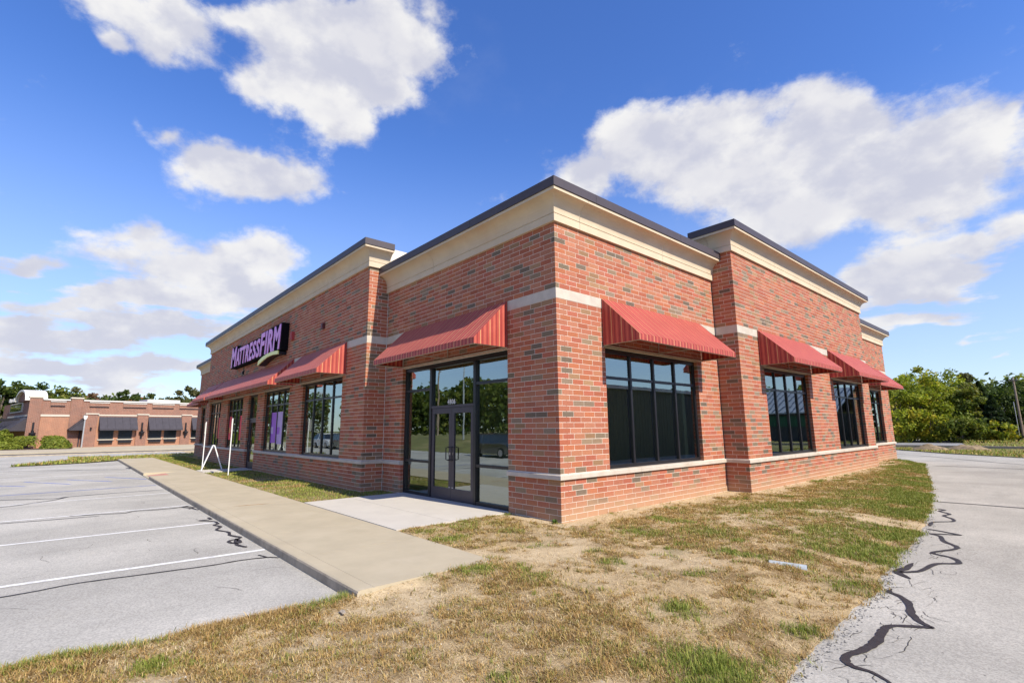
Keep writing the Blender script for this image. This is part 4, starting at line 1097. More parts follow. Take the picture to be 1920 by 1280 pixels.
def storefront(xl, xr, ypl, mulls, door_bays, ztr, zrail, zd):
    y0, y1 = ypl + 0.085, ypl + 0.20; zt = WZ1 - 0.002; t = 0.065
    fr = MB()
    fr.box(xl, xl + t, y0, y1, -0.05, zt); fr.box(xr - t, xr, y0, y1, -0.05, zt); fr.box(xl + t, xr - t, y0, y1, zt - 0.10, zt)
    o = fr.build('storefront_frame', M_FRAME, shop)
    edges = [xl + t] + mulls + [xr - t]
    for m_ in mulls:
        MB().box(m_ - 0.045, m_ + 0.045, y0 - 0.006, y1 - 0.004, -0.05, zt - 0.10).build('mullion', M_FRAME, o)
    for i, (a, b) in enumerate(zip(edges[:-1], edges[1:])):
        a += 0.045 if i else 0; b -= 0.045 if i < len(edges) - 2 else 0
        yy = ypl + 0.14
        def pane(z0, z1):
            p = MB(); p.add([(a, yy, z0), (b, yy, z0), (b, yy, z1), (a, yy, z1)], [(0, 1, 2, 3)]); return p.build('pane', M_GLASS, o)
        if i in door_bays:
            MB().box(a, b, y0 - 0.002, y1 - 0.01, zd, zd + 0.06).build('door_head', M_DOOR, o)
            pane(zd + 0.06, zt - 0.10)
            nl = door_bays[i]
            g = 0.006
            if nl == 2:
                mid = (a + b) / 2
                door_leaf(a + g, mid - g / 2, 0.016, zd - g, ypl + 0.10, True); door_leaf(mid + g / 2, b - g, 0.016, zd - g, ypl + 0.10, False)
            else:
                door_leaf(a + g, b - g, 0.016, zd - g, ypl + 0.10, False)
        else:
            MB().box(a, b, y0 + 0.003, y1 - 0.008, -0.05, 0.085).build('bottom_rail', M_FRAME, o)
            MB().box(a, b, y0 + 0.003, y1 - 0.008, zrail - 0.03, zrail + 0.03).build('rail', M_FRAME, o)
            MB().box(a, b, y0 + 0.003, y1 - 0.008, ztr - 0.03, ztr + 0.03).build('transom', M_FRAME, o)
            pane(0.085, zrail - 0.03); pane(zrail + 0.03, ztr - 0.03); pane(ztr + 0.03, zt - 0.10)
    return o
sf = storefront(-5.78, -1.42, 0.0, [-4.49, -2.66], {1: 2}, 2.635, 0.835, 2.135)
sf2 = storefront(-19.0, -17.55, PF, [], {0: 1}, 2.6, 0.83, 2.135)
def text_mesh(txt, size, depth, bold=0.0, shear=0.0):
    cu = bpy.data.curves.new('text', 'FONT'); cu.body = txt; cu.size = size; cu.extrude = depth / 2; cu.offset = bold; cu.shear = shear
    cu.resolution_u = 3
    ob = bpy.data.objects.new('text', cu); COL.objects.link(ob)
    bpy.context.view_layer.update()
    me = bpy.data.meshes.new_from_object(ob.evaluated_get(bpy.context.evaluated_depsgraph_get()))
    bpy.data.objects.remove(ob); bpy.data.curves.remove(cu)
    return me
def fit_text(name, txt, m, x0, x1, z0, z1, y, depth, parent, bold=0.0, shear=0.0):
    """letter mesh stretched into a cell on a wall facing -y"""
    me = text_mesh(txt, 1.0, depth, bold, shear)
    co = np.empty(len(me.vertices) * 3, np.float32); me.vertices.foreach_get('co', co); co = co.reshape(-1, 3)
    a, b = co.min(0), co.max(0)
    n = np.empty_like(co)
    n[:, 0] = x0 + (co[:, 0] - a[0]) / (b[0] - a[0]) * (x1 - x0)
    n[:, 2] = z0 + (co[:, 1] - a[1]) / (b[1] - a[1]) * (z1 - z0)
    n[:, 1] = y - co[:, 2]
    me.vertices.foreach_set('co', n.ravel()); me.name = name
    me.materials.clear(); me.materials.append(m); me.update()
    return link(name, me, parent)
for i, ch in enumerate('4806'):
    fit_text('house_number', ch, M_WPAINT, -3.79 + i * 0.085, -3.79 + i * 0.085 + 0.07, 2.215, 2.335, 0.125, 0.006, sf, bold=0.015)

# ------------------------------------------------------------------ awnings
def awning(face_o, ux, s0, s1, label, struts=1):
    rz = math.atan2(ux[1], ux[0]); w = s1 - s0; D = 0.885; H = 0.985; V_ = 0.125
    r = empty('awning', (face_o[0] + ux[0] * s0, face_o[1] + ux[1] * s0, 3.285), rz)
    tag(r, label, 'awning', 'striped red awnings over the shop windows')
    g = 0.004; y0 = -0.014
    n = max(6, int(w / 0.35))
    c = MB()     # sloping cloth, stretched between ribs so it sags a little
    vs = []
    for i in range(n + 1):
        x = w * i / n
        for j in range(7):
            t = j / 6
            sag = 0.010 * math.sin(math.pi * t) * (1 if i % 2 else 0.25)
            vs.append((x, y0 + (-D - y0) * t, H + (V_ - H) * t - sag))
    top = len(vs)
    vs += [(x, y + 0.003, z - 0.005) for x, y, z in vs]
    fs = [(i * 7 + j, i * 7 + j + 1, (i + 1) * 7 + j + 1, (i + 1) * 7 + j) for i in range(n) for j in range(6)]
    fs += [tuple(top + q for q in reversed(f)) for f in fs]
    c.add(vs, fs); c.build('canopy', M_CLOTHX, r, smooth=False)
    v = MB(); v.box(0, w, -D - 0.004, -D + 0.002, 0.0, V_); v.build('valance', M_CLOTHX, r)
    for x in (0, w):
        e = MB(); a, b = (x - 0.004, x) if x == 0 else (x, x + 0.004)
        e.prism([(y0, 0.0), (y0, H), (-D, V_), (-D, 0.0)], 'x', a, b); e.build('end_panel', M_CLOTHY, r)
    fr = MB(); k = 0.014
    fr.tube([(0.01, y0 - 0.01, 0.0), (w - 0.01, y0 - 0.01, 0.0)], 0.022, 8); fr.tube([(0.0, -D + 0.018, 0.003), (w, -D + 0.018, 0.003)], k, 8)
    for x in (0.02, w - 0.02): fr.tube([(x, y0, 0.003), (x, -D + 0.02, 0.003)], k, 8); fr.tube([(x, y0 - 0.02, 0.0), (x, y0 - 0.02, H - 0.05)], k, 8)
    for q in range(struts):
        x = w * (q + 1) / (struts + 1)
        fr.tube([(x, y0 - 0.01, 0.01), (x, -D + 0.02, 0.01)], k * 0.9, 8); fr.tube([(x, y0 - 0.02, 0.0), (x, y0 - 0.02, H - 0.06)], k * 0.9, 8)
        fr.tube([(x - 0.07, y0 - 0.05, 0.30), (x + 0.07, y0 - 0.05, 0.30)], 0.02, 8)
    fr.build('tube_frame', M_TUBE, r)
    return r
LW, RW = (1, 0), (0, 1)
awning((0, 0), LW, -5.75, -1.40, 'red striped awning over the double glass entrance doors at the corner')
awning((0, 0), RW, 1.36, 5.37, 'red striped awning above the first window right of the near brick corner')
awning((PR_, 0), RW, 7.48, 11.43, 'red awning over the nearer window of the projecting sunny bay')
awning((PR_, 0), RW, 13.28, 17.15, 'red awning over the farther window of the projecting sunny bay')
awning((0, 0), RW, 18.75, 22.72, 'red awning at the far end of the sunny wall, tip against the trees')
awning((0, PF), LW, -12.10, -8.14, 'short red awning over the window between the corner entrance and the wide awning')
awning((0, PF), LW, -24.25, -12.96, 'very wide red awning over the shop door, below the purple sign', struts=3)
awning((0, PF), LW, -28.05, -24.50, 'short red awning at the far end of the shady bay, beyond the wide one')
awning((0, 0), LW, -33.85, -29.80, 'red awning on the set-back far end of the shady front, nearest the white roofed restaurant')

# ------------------------------------------------------------------ wall sign and small wall fittings
M_SIGN = mat('sign_face_purple', (0.72, 0.24, 0.62), 0.4, 0.06, 2.0, spec=0.5)
M_SIGNY = mat('sign_face_yellow', (0.84, 0.82, 0.24), 0.4, 0.05, 2.0, spec=0.5)
M_BLACK = mat('black_metal', (0.010, 0.009, 0.012), 0.4, 0.1, spec=0.5)
M_BACK = mat('sign_backing', (0.008, 0.007, 0.009), 0.85, 0.1, spec=0.08)
sign = empty('wall_sign', (-17.8, PF, 4.4)); tag(sign, 'purple MATTRESS FIRM letters on black with a yellow swoosh', 'sign')
ox, oy, oz = -17.8, PF, 4.4
def sb(poly, ya, yb, m, name):
    mb = MB(); mb.prism([(x - ox, z - oz) for x, z in poly], 'y', ya - oy, yb - oy); return mb.build(name, m, sign)
yf = PF - 0.28
sb([(-21.84, 4.72), (-13.82, 4.72), (-13.80, 5.79), (-16.58, 5.79), (-16.66, 5.63), (-20.77, 5.63), (-20.80, 5.79), (-21.70, 5.79)], PF - 0.005, yf, M_BACK, 'backing')
cells = [('M', -21.77, -20.82, 1), ('A', -20.80, -20.16, 0), ('T', -20.18, -19.62, 0), ('T', -19.62, -19.08, 0), ('R', -19.04, -18.46, 0), ('E', -18.40, -17.90, 0), ('S', -17.86, -17.30, 0), ('S', -17.26, -16.72, 0), ('F', -16.64, -15.98, 1), ('I', -15.94, -15.64, 1), ('R', -15.58, -14.82, 1), ('M', -14.80, -13.86, 1)]
for ch, a, b, big in cells:
    fit_text('letter', ch, M_SIGN, a - ox, b - ox, 4.765 - oz, (5.745 if big else 5.585) - oz, yf - 0.012 - oy, 0.02, sign, bold=0.032, shear=0.10)
swt = [(-16.66, 4.57), (-16.07, 4.68), (-15.43, 4.735), (-14.75, 4.745), (-13.96, 4.70)]; swb = [(-13.94, 4.55), (-14.71, 4.60), (-15.39, 4.585), (-16.02, 4.50), (-16.72, 4.37)]
sb([(x, z - 0.02 if i else z) for i, (x, z) in enumerate(swt)] + swb, PF - 0.005, yf - 0.012, M_BLACK, 'swoosh_body')
sb(swt + [(x, z + 0.004) for x, z in swb], yf - 0.012, yf - 0.05, M_SIGNY, 'swoosh')
M_REDBOX = mat('red_box', (0.42, 0.06, 0.06), 0.5, 0.1)
def little(name, label, cat, x, y, z, w, d, h, m):
    mb = MB(); mb.box(-w / 2, w / 2, -d, 0, -h / 2, h / 2); mb.box(-w / 2 - .012, w / 2 + .012, -0.012, -0.0, -h / 2 - .012, h / 2 + .012)
    mb.box(-w / 3, w / 3, -d - 0.008, -d, -h / 3, h / 3)
    return tag(mb.build(name, m, None, (x, y, z)), label, cat)
little('alarm_box', 'small red alarm box on the brick just right of the purple sign', 'alarm box', -13.25, PF - 0.001, 5.20, 0.22, 0.10, 0.30, M_REDBOX)
little('wall_box', 'little dark red box high on the bricks above the short awning', 'wall box', -10.14, PF - 0.001, 5.08, 0.16, 0.08, 0.18, mat('brown_box', (0.12, 0.03, 0.03), 0.5))
mb = MB(); mb.tube([(0, -0.02, 0.42), (0, -0.02, 0.06)], 0.008, 6); mb.box(-0.05, 0.05, -0.07, 0.0, -0.08, 0.08); mb.box(-0.03, 0.03, -0.09, -0.07, -0.05, 0.05)
tag(mb.build('junction_box', M_BLACK, None, (-20.35, PF, 4.42)), 'black junction box on a thin conduit under the sign', 'box')
# posters behind the glass
def poster(x0, x1, z0, z1, cols, label):
    mb = MB()
    mb.box(0, x1 - x0, 0, 0.004, 0, z1 - z0, 0)
    mb.box(0.05 * (x1 - x0), 0.55 * (x1 - x0), -0.002, 0.0, 0.30 * (z1 - z0), 0.52 * (z1 - z0), 1)
    ob = mb.build('poster', cols, None, (x0, PF + 0.104, z0)); return tag(ob, label, 'poster', 'posters in the shop windows')
M_PUR = mat('poster_purple', (0.34, 0.11, 0.58), 0.5, 0.05); M_PUR2 = mat('poster_lilac', (0.50, 0.36, 0.66), 0.5, 0.1); M_PINK = mat('poster_red', (0.80, 0.07, 0.10), 0.5, 0.05); M_OR = mat('poster_orange', (0.75, 0.33, 0.10), 0.5, 0.05)
poster(-15.78, -15.00, 1.15, 2.36, [M_PUR, M_PUR2], 'purple poster in the window right of the shop door, left of a pair')
poster(-14.93, -14.16, 1.12, 2.37, [M_PUR2, M_PUR], 'lilac and purple poster in the window right of the shop door, right of a pair')
poster(-22.9, -22.3, 1.2, 2.36, [M_PINK, M_OR], 'red poster with an orange patch in the window just left of the shop door')
poster(-20.85, -20.25, 1.2, 2.37, [M_PINK, M_PINK], 'plain red poster at the right side of the window left of the shop door')
poster(-25.5, -25.1, 1.25, 2.38, [M_PINK, M_PINK], 'narrow red poster in the farthest window of the shady bay')
# ------------------------------------------------------------------ small things on the walk and lawn
def sign_post(x, y, top, label, plate=True):
    r = empty('sign_post', (x, y, -0.03)); tag(r, label, 'sign post', 'white sign posts beside the walk')
    mb = MB(); mb.box(-0.016, 0.016, -0.016, 0.016, -0.1, top); mb.box(-0.016, 0.016, -0.016, 0.016, top, top + 0.012)
    mb.build('post', M_WPAINT, r)
    p = MB(); p.box(-0.16, 0.16, -0.028, -0.0225, top - 0.50, top - 0.03); p.build('plate', M_WPAINT, r)
    b = MB(); [b.tube([(0, -0.029, z), (0, -0.034, z)], 0.012, 6) for z in (top - 0.12, top - 0.40)]; b.build('bolt', M_KERB, r)
    r.rotation_euler = (0, 0, R(-12))
    return r
sign_post(-15.53, -1.95, 2.14, 'white sign post standing alone in the grass, right of the white folding board')
sign_post(-19.16, -2.20, 2.06, 'white sign post touching the left foot of the white folding board')
r = empty('sandwich_board', (-19.1, -1.85, 0.0), R(-9)); tag(r, 'white folding sandwich board seen edge on beside the sidewalk', 'sandwich board')
for s in (-1, 1):
    mb = MB()
    mb.add([(-0.30, s * 0.36, 0.0), (0.30, s * 0.36, 0.0), (0.30, s * 0.012, 1.02), (-0.30, s * 0.012, 1.02), (-0.30, s * 0.40, 0.0), (0.30, s * 0.40, 0.0), (0.30, s * 0.05, 1.03), (-0.30, s * 0.05, 1.03)],
           [(0, 1, 2, 3), (7, 6, 5, 4), (0, 4, 5, 1), (1, 5, 6, 2), (2, 6, 7, 3), (3, 7, 4, 0)])
    mb.build('panel', M_WPAINT, r)
mb = MB(); mb.tube([(-0.30, 0, 1.03), (0.30, 0, 1.03)], 0.022, 8); mb.build('hinge', M_WPAINT, r)
# pale drain pipe half sunk in the grass
mb = MB()
pr_ = [(0.055 * math.cos(a), 0.055 * math.sin(a)) for a in [math.pi * i / 10 for i in range(11)]] + [(0.048 * math.cos(a), 0.048 * math.sin(a)) for a in [math.pi * i / 10 for i in range(10, -1, -1)]]
mb.prism(pr_, 'y', 0, 0.40)
M_PVC = mat('pvc', (0.40, 0.44, 0.46), 0.6, 0.15, 9.0, tint=(0.30, 0.28, 0.24), tscale=6.0)
o = mb.build('drain_pipe', M_PVC, None, (3.50, -0.05, -0.040), R(-72)); o.rotation_euler = (R(-2), 0, R(-70))
tag(o, 'pale grey half pipe lying sunk in the dry lawn', 'pipe')
mb = MB(); mb.add([(-0.06, -0.02, 0), (0.08, -0.03, 0.004), (0.09, 0.015, 0.012), (0.0, 0.03, 0.02), (-0.08, 0.02, 0.006), (-0.07, -0.02, -0.006), (0.08, -0.03, -0.004), (0.09, 0.015, 0.004), (0.0, 0.03, 0.01), (-0.08, 0.02, -0.002)], [(0, 1, 2, 3, 4), (9, 8, 7, 6, 5), (0, 5, 6, 1), (1, 6, 7, 2), (2, 7, 8, 3), (3, 8, 9, 4), (4, 9, 5, 0)])
scr = mb.build('scrap', M_KERB, None, (1.34, -4.50, -0.085)); scr.scale = (0.7, 0.7, 0.7)
tag(scr, 'small pale scrap lying on the soil by the sidewalk corner', 'scrap')
# weed at the brick corner
def weed(x, y, z, label):
    r_ = np.random.default_rng(4); n_ = 60
    a = r_.uniform(0, 6.28, n_); L = r_.uniform(0.03, 0.10, n_); el = r_.uniform(0.1, 1.1, n_)
    d = np.stack([np.cos(a) * np.cos(el), np.sin(a) * np.cos(el), np.sin(el)], -1); w = np.stack([-np.sin(a), np.cos(a), np.zeros(n_)], -1)
    b = d * (L * 0.25)[:, None]; m_ = d * (L * 0.65)[:, None]; t_ = d * L[:, None]
    Vv = np.stack([b, m_ - w * 0.012, t_, m_ + w * 0.012], 1).reshape(-1, 3)
    me = np_mesh('weed', Vv, np.arange(n_ * 4).reshape(-1, 4), M_LEAF, np.array([0.09, 0.16, 0.03]) * r_.uniform(0.7, 1.3, (n_, 1)))
    return tag(link('weed', me, None, (x, y, z)), label, 'weed')
weed(-0.07, -0.10, -0.01, 'small leafy weed at the foot of the near brick corner')
# mounds of dug soil by the kerb
def mound(x, y, sx_, sy_, h, label, seed):
    n_ = 26; g_ = np.linspace(-1, 1, n_); A, B = np.meshgrid(g_, g_, indexing='ij'); rr = np.hypot(A, B)
    H = h * np.clip(1 - rr ** 1.6, -0.15, 1) * (0.7 + 0.7 * vnoise(A, B, 2.2, seed, 4)) + (vnoise(A, B, 6.0, seed + 1, 2) - 0.5) * 0.10 * (rr < 1)
    Vv = np.stack([A * sx_, B * sy_, H], -1).reshape(-1, 3); ii = np.arange(n_ * n_).reshape(n_, n_)
    Ff = np.stack([ii[:-1, :-1], ii[1:, :-1], ii[1:, 1:], ii[:-1, 1:]], -1).reshape(-1, 4)
    me = np_mesh('soil_mound', Vv, Ff, mat('soil', (0.27, 0.20, 0.12), 0.95, 0.35, 5.0, 0.8, 14.0))
    return tag(link('soil_mound', me, None, (x, y, -0.08)), label, 'soil mound', 'soil mounds beside the kerb')
mound(-0.75, 36.9, 1.1, 0.6, 0.36, 'mound of dug brown soil by the kerb, the one closer to the shop', 3)
mound(1.05, 38.0, 1.2, 0.6, 0.38, 'mound of dug brown soil by the kerb, the one closer to the utility pole', 8)

# ------------------------------------------------------------------ trees
def crown_np(seed, rx, rz, zc, nleaf, size, pal, kind='broad', nclump=46):
    r_ = np.random.default_rng(seed)
    if kind == 'cone':
        t = r_.random(nleaf) ** 0.75; h = zc - rz + 2 * rz * t
        rad = rx * (1 - t) * (0.72 + 0.4 * np.abs(np.sin(t * 26 + 1.0))) * r_.uniform(0.55, 1.0, nleaf) ** 0.5
        a = r_.uniform(0, 6.28, nleaf); a += 0.3 * np.sin(a * 5 + t * 30)
        C_ = np.stack([np.cos(a) * rad, np.sin(a) * rad, h - 0.12 * rad], -1); tone = r_.uniform(0.75, 1.2, nleaf)
        pc = pal[r_.integers(0, len(pal), nleaf)]
    else:
        th = r_.uniform(0, 6.28, nclump); cz = r_.uniform(-1, 1, nclump); rr = r_.uniform(0.45, 1.0, nclump) ** 0.6
        s_ = np.sqrt(np.maximum(0, 1 - cz ** 2)) * (1.0 + 0.12 * np.sin(th * 3 + seed))
        cc = np.stack([np.cos(th) * s_ * rr * rx, np.sin(th) * s_ * rr * rx, zc + cz * rr * rz * r_.uniform(0.85, 1.12, nclump)], -1)
        cr = r_.uniform(0.16, 0.34, nclump) * rx
        k = r_.integers(0, nclump, nleaf); d = r_.normal(0, 1, (nleaf, 3)); d /= np.linalg.norm(d, axis=1)[:, None]
        C_ = cc[k] + d * (cr[k] * r_.uniform(0.35, 1.05, nleaf))[:, None] * np.array([1, 1, 0.75])
        ctone = r_.uniform(0.78, 1.22, nclump); tone = ctone[k] * r_.uniform(0.8, 1.2, nleaf)
        cpal = r_.integers(0, len(pal), nclump); pk = np.where(r_.random(nleaf) < 0.65, cpal[k], r_.integers(0, len(pal), nleaf)); pc = pal[pk]
    nrm = r_.normal(0, 1, (nleaf, 3)) + np.array([0, 0, 0.6]); nrm /= np.linalg.norm(nrm, axis=1)[:, None]
    ref = r_.normal(0, 1, (nleaf, 3)); u_ = np.cross(nrm, ref); u_ /= np.linalg.norm(u_, axis=1)[:, None] + 1e-9; v_ = np.cross(nrm, u_)
    sz = size * r_.uniform(0.6, 1.3, nleaf)
    u_ = u_ * sz[:, None]; v_ = v_ * (sz * 0.6)[:, None]
    Vv = np.stack([C_ - u_, C_ - v_, C_ + u_, C_ + v_], 1).reshape(-1, 3)
    return Vv, pc * tone[:, None]
def crown_mesh(*a, **k):
    Vv, c = crown_np(*a, **k)
    return np_mesh('crown', Vv, np.arange(len(Vv)).reshape(-1, 4), M_LEAF, c)
def trunk_mesh(h, r0, seed, spread=0.5, limbs=5):
    mb = MB(); rg = random.Random(seed)
    mb.tube([(0, 0, -0.3), (rg.uniform(-.05, .05) * h, rg.uniform(-.05, .05) * h, h * 0.45), (rg.uniform(-.08, .08) * h, rg.uniform(-.08, .08) * h, h * 0.95)], r0, 8, r1=r0 * 0.3)
    for i in range(limbs):
        a = rg.uniform(0, 6.28); z = h * rg.uniform(0.25, 0.6)
        mb.tube([(0, 0, z), (math.cos(a) * spread * h * 0.22, math.sin(a) * spread * h * 0.22, z + h * 0.14), (math.cos(a) * spread * h * 0.45, math.sin(a) * spread * h * 0.45, z + h * 0.32)], r0 * 0.45, 6, r1=r0 * 0.12)
    return mb.mesh('trunk', M_BARK)
P_YG = np.array([[0.25, 0.285, 0.028], [0.31, 0.32, 0.034], [0.19, 0.235, 0.027], [0.42, 0.35, 0.038], [0.22, 0.255, 0.032]])
P_DG = np.array([[0.06, 0.098, 0.02], [0.08, 0.118, 0.024], [0.048, 0.078, 0.018], [0.10, 0.13, 0.028]])
P_MG = np.array([[0.14, 0.18, 0.03], [0.17, 0.20, 0.036], [0.11, 0.15, 0.026], [0.21, 0.215, 0.04]])
P_PN = np.array([[0.030, 0.052, 0.020], [0.042, 0.066, 0.022], [0.025, 0.042, 0.017]])
P_OR = np.array([[0.30, 0.12, 0.04], [0.26, 0.10, 0.04], [0.22, 0.13, 0.04], [0.12, 0.11, 0.03]])
P_RB = np.array([[0.20, 0.11, 0.07], [0.16, 0.11, 0.05], [0.11, 0.10, 0.035]])
P_OL = np.array([[0.13, 0.13, 0.05], [0.10, 0.11, 0.04], [0.16, 0.15, 0.06], [0.08, 0.095, 0.03]])
def tree(name, x, y, z, h, rx, pal, label, group, seed, kind='broad', n=9500, size=0.125, low=0.12, nclump=60):
    r_ = empty(name, (x, y, z)); tag(r_, label, 'tree', group)
    rz_ = h * (1 - low) / 2
    link('trunk', trunk_mesh(h * 0.85, 0.035 * h * 0.6 + 0.04, seed), r_)
    link('crown', crown_mesh(seed, rx, rz_, h - rz_, n, size, pal, kind, nclump), r_)
    return r_
GR = 'trees at the edge of the wood beyond the drive'
tree('broadleaf_tree', -4.6, 48.7, 0.0, 5.7, 2.9, P_YG, 'bushy green tree half hidden by the end of the sunny shop wall', GR, 1, low=0.02)
tree('broadleaf_tree', -3.5, 51.6, 0.0, 6.5, 2.9, P_YG, 'tallest yellow green tree beside the tip of the last red awning', GR, 2, low=0.02)
tree('broadleaf_tree', -2.2, 54.9, 0.1, 6.2, 2.7, P_YG, 'yellowing bushy tree right of the tallest yellow green tree', GR, 3, low=0.02)
tree('broadleaf_tree', -1.2, 60.3, 0.2, 6.6, 1.5, P_OL, 'thin open topped tree rising above the middle of the wood edge', GR, 4, n=1500, size=0.2, low=0.35, nclump=14)
tree('broadleaf_tree', -0.4, 53.5, 0.1, 4.9, 2.0, P_MG, 'rounded mid green tree behind the soil mounds', GR, 14, low=0.02)
tree('conifer', 0.5, 54.5, 0.1, 5.3, 2.0, P_PN, 'dark pointed conifer left of the utility pole', GR, 5, 'cone', n=9000, low=0.04)
tree('conifer', 1.45, 51.2, 0.1, 3.9, 1.6, P_PN, 'lower dark conifer closest to the utility pole', GR, 6, 'cone', n=7000, low=0.03)
tree('broadleaf_tree', 1.0, 63.5, 0.4, 5.4, 2.8, P_DG, 'dark green tree behind the conifers', GR, 7, low=0.02)
tree('broadleaf_tree', 2.5, 61.2, 0.4, 5.3, 3.0, P_DG, 'dark green tree behind the utility pole at the frame edge', GR, 8, low=0.02)
tree('shrub', -0.55, 49.6, 0.1, 2.3, 1.7, P_MG, 'low green bush at the foot of the wood edge, left one', GR, 9, n=2600, low=0.0)
tree('shrub', 1.5, 50.3, 0.1, 1.9, 1.2, P_YG, 'low bright bush in front of the lower conifer', GR, 10, n=2000, low=0.0)
tree('shrub', -2.6, 49.6, 0.1, 3.0, 1.8, P_YG, 'leafy green bush at the foot of the tallest yellow green tree', GR, 11, n=3200, low=0.0)
GL = 'trees rising behind the white roofed restaurant'
for i, (x, y, h, rx, pal, lab, nm) in enumerate([
    (-109.1, -15.6, 10.3, 4.2, P_DG, 'tall dark tree at the far frame edge behind the restaurant arch', 'broadleaf_tree'),
    (-110.5, -12.6, 10.6, 3.2, P_DG, 'tall dark tree just behind the white arch of the restaurant', 'broadleaf_tree'),
    (-117.7, -9.5, 9.9, 3.4, P_MG, 'green tree over the second brick pier of the restaurant', 'broadleaf_tree'),
    (-118.2, -6.6, 9.7, 3.2, P_OL, 'grey green tree next behind the restaurant parapet', 'broadleaf_tree'),
    (-120.4, -3.2, 9.4, 2.6, P_RB, 'brownish autumn tree low behind the restaurant roof', 'broadleaf_tree'),
    (-109.6, -0.2, 9.7, 2.4, P_DG, 'round dark tree standing up behind the middle of the restaurant roof', 'broadleaf_tree'),
    (-114.3, 2.2, 9.2, 2.2, P_OR, 'orange autumn tree between two dark trees behind the restaurant', 'broadleaf_tree'),
    (-104.2, 2.9, 9.0, 2.0, P_DG, 'compact dark tree right of the orange autumn tree', 'broadleaf_tree'),
    (-110.8, 6.2, 8.6, 2.8, P_OL, 'low yellowish tree behind the white roof ridge', 'broadleaf_tree'),
    (-97.0, 8.2, 9.6, 3.2, P_OL, 'tall airy olive tree next to the end of the shop front', 'broadleaf_tree')]):
    tree(nm, x, y, -0.3, h, rx, pal, lab, GL, 30 + i, n=2600, size=0.30, low=0.2, nclump=34)
# bare dead twigs above the far trees
def wood(name, pts, hs, pal, n, size, label, seed, depth=8.0):
    """far wood that reads as one mass: leaf clumps along a line"""
    r_ = np.random.default_rng(seed); pts = np.array(pts, float); t = r_.random(n) * (len(pts) - 1)
    i = np.floor(t).astype(int); f = (t - i)[:, None]; base = pts[i] * (1 - f) + pts[i + 1] * f
    off = r_.random(n) * depth; d = base / 1.0
    hh = np.interp(t, np.arange(len(hs)), hs) * (0.68 + 0.64 * vnoise(t * 9.0, off * 0.2, 1.3, seed, 3))
    out = np.stack([pts[i + 1, 1] - pts[i, 1], -(pts[i + 1, 0] - pts[i, 0])], -1); out /= np.linalg.norm(out, axis=1)[:, None]
    x = base[:, 0] + out[:, 0] * off * 1.0; y = base[:, 1] + out[:, 1] * off
    z = hh * r_.random(n) ** 0.75 + 0.15 * off * 0.3
    nrm = r_.normal(0, 1, (n, 3)); nrm /= np.linalg.norm(nrm, axis=1)[:, None]; u_ = np.cross(nrm, r_.normal(0, 1, (n, 3))); u_ /= np.linalg.norm(u_, axis=1)[:, None]; v_ = np.cross(nrm, u_)
    sz = size * r_.uniform(0.6, 1.3, n)
    C_ = np.stack([x, y, z], -1)
    Vv = np.stack([C_ - u_ * sz[:, None], C_ - v_ * sz[:, None] * .6, C_ + u_ * sz[:, None], C_ + v_ * sz[:, None] * .6], 1).reshape(-1, 3)
    cl = vnoise(x, z * 1.7 + y * 0.5, 0.5, seed + 2, 3)
    c = pal[np.clip((cl * len(pal) + r_.normal(0, 0.6, n)).astype(int), 0, len(pal) - 1)] * r_.uniform(0.75, 1.25, (n, 1))
    return tag(link(name, np_mesh(name, Vv, np.arange(4 * n).reshape(-1, 4), M_LEAF, c)), label, 'wood', kind='stuff')
P_WOOD = np.concatenate([P_DG, P_MG, P_DG])
wood('woods', [(8, 64), (1, 66), (-8, 62), (-20, 60)], [5.4, 5.6, 5.9, 5.8], P_WOOD, 26000, 0.24, 'dense green wood behind the single trees across the drive', 3)
wood('woods', [(-104, 30), (-122, 8), (-124, -12), (-112, -40)], [9.2, 7.9, 8.2, 9.6], np.concatenate([P_DG, P_OL, P_MG, P_DG]), 26000, 0.42, 'far wooded ridge behind the restaurant', 6, 10.0)
# out of frame, mirrored in the shop windows
wood('woods', [(-130, -50), (-70, -66), (-20, -60), (30, -62)], [11.0, 12.0, 11.0, 11.0], P_WOOD, 42000, 0.62, 'dark wood mirrored in the front windows', 9, 10.0)
mb = MB(); mb.add([(-60, -15.0, -0.115), (20, -15.0, -0.115), (20, -26, 0.75), (-60, -26, 0.75), (20, -70, 0.6), (-60, -70, 0.6)], [(0, 3, 2, 1), (3, 5, 4, 2)])
tag(mb.build('grass_bank', M_TURF), kind='structure')

# ------------------------------------------------------------------ utility poles and a street lamp
M_POLE = mat('weathered_pole', (0.26, 0.20, 0.15), 0.9, 0.25, 6.0, 0.4, 30.0)
M_GALV = mat('galvanised', (0.48, 0.49, 0.50), 0.45, 0.08, metal=0.5)
def pole(x, y, z, h, label, guard=True):
    r_ = empty('utility_pole', (x, y, z)); tag(r_, label, 'utility pole', 'wooden utility poles')
    mb = MB(); mb.tube([(0, 0, -0.4), (0, 0, h)], 0.16, 10, r1=0.11); mb.build('shaft', M_POLE, r_)
    mb = MB(); mb.box(-0.45, 0.45, -0.17, -0.12, h - 0.32, h - 0.22); mb.build('crossarm', M_POLE, r_)
    for q in (-0.38, 0.0, 0.38):
        mb = MB(); mb.tube([(q, -0.145, h - 0.22), (q, -0.145, h - 0.06)], 0.035, 8, r1=0.02); mb.build('insulator', M_GALV, r_)
    if guard:
        mb = MB(); mb.tube([(-0.34, -0.25, -0.1), (-0.34, -0.2, h * 0.62)], 0.05, 8); mb.build('cable_guard', M_GALV, r_)
    return r_
pl_ = pole(2.85, 53.0, 0.1, 5.4, 'weathered utility pole with a pale cable guard at the edge of the wood')
pl_.scale = (0.62, 0.62, 1.0)
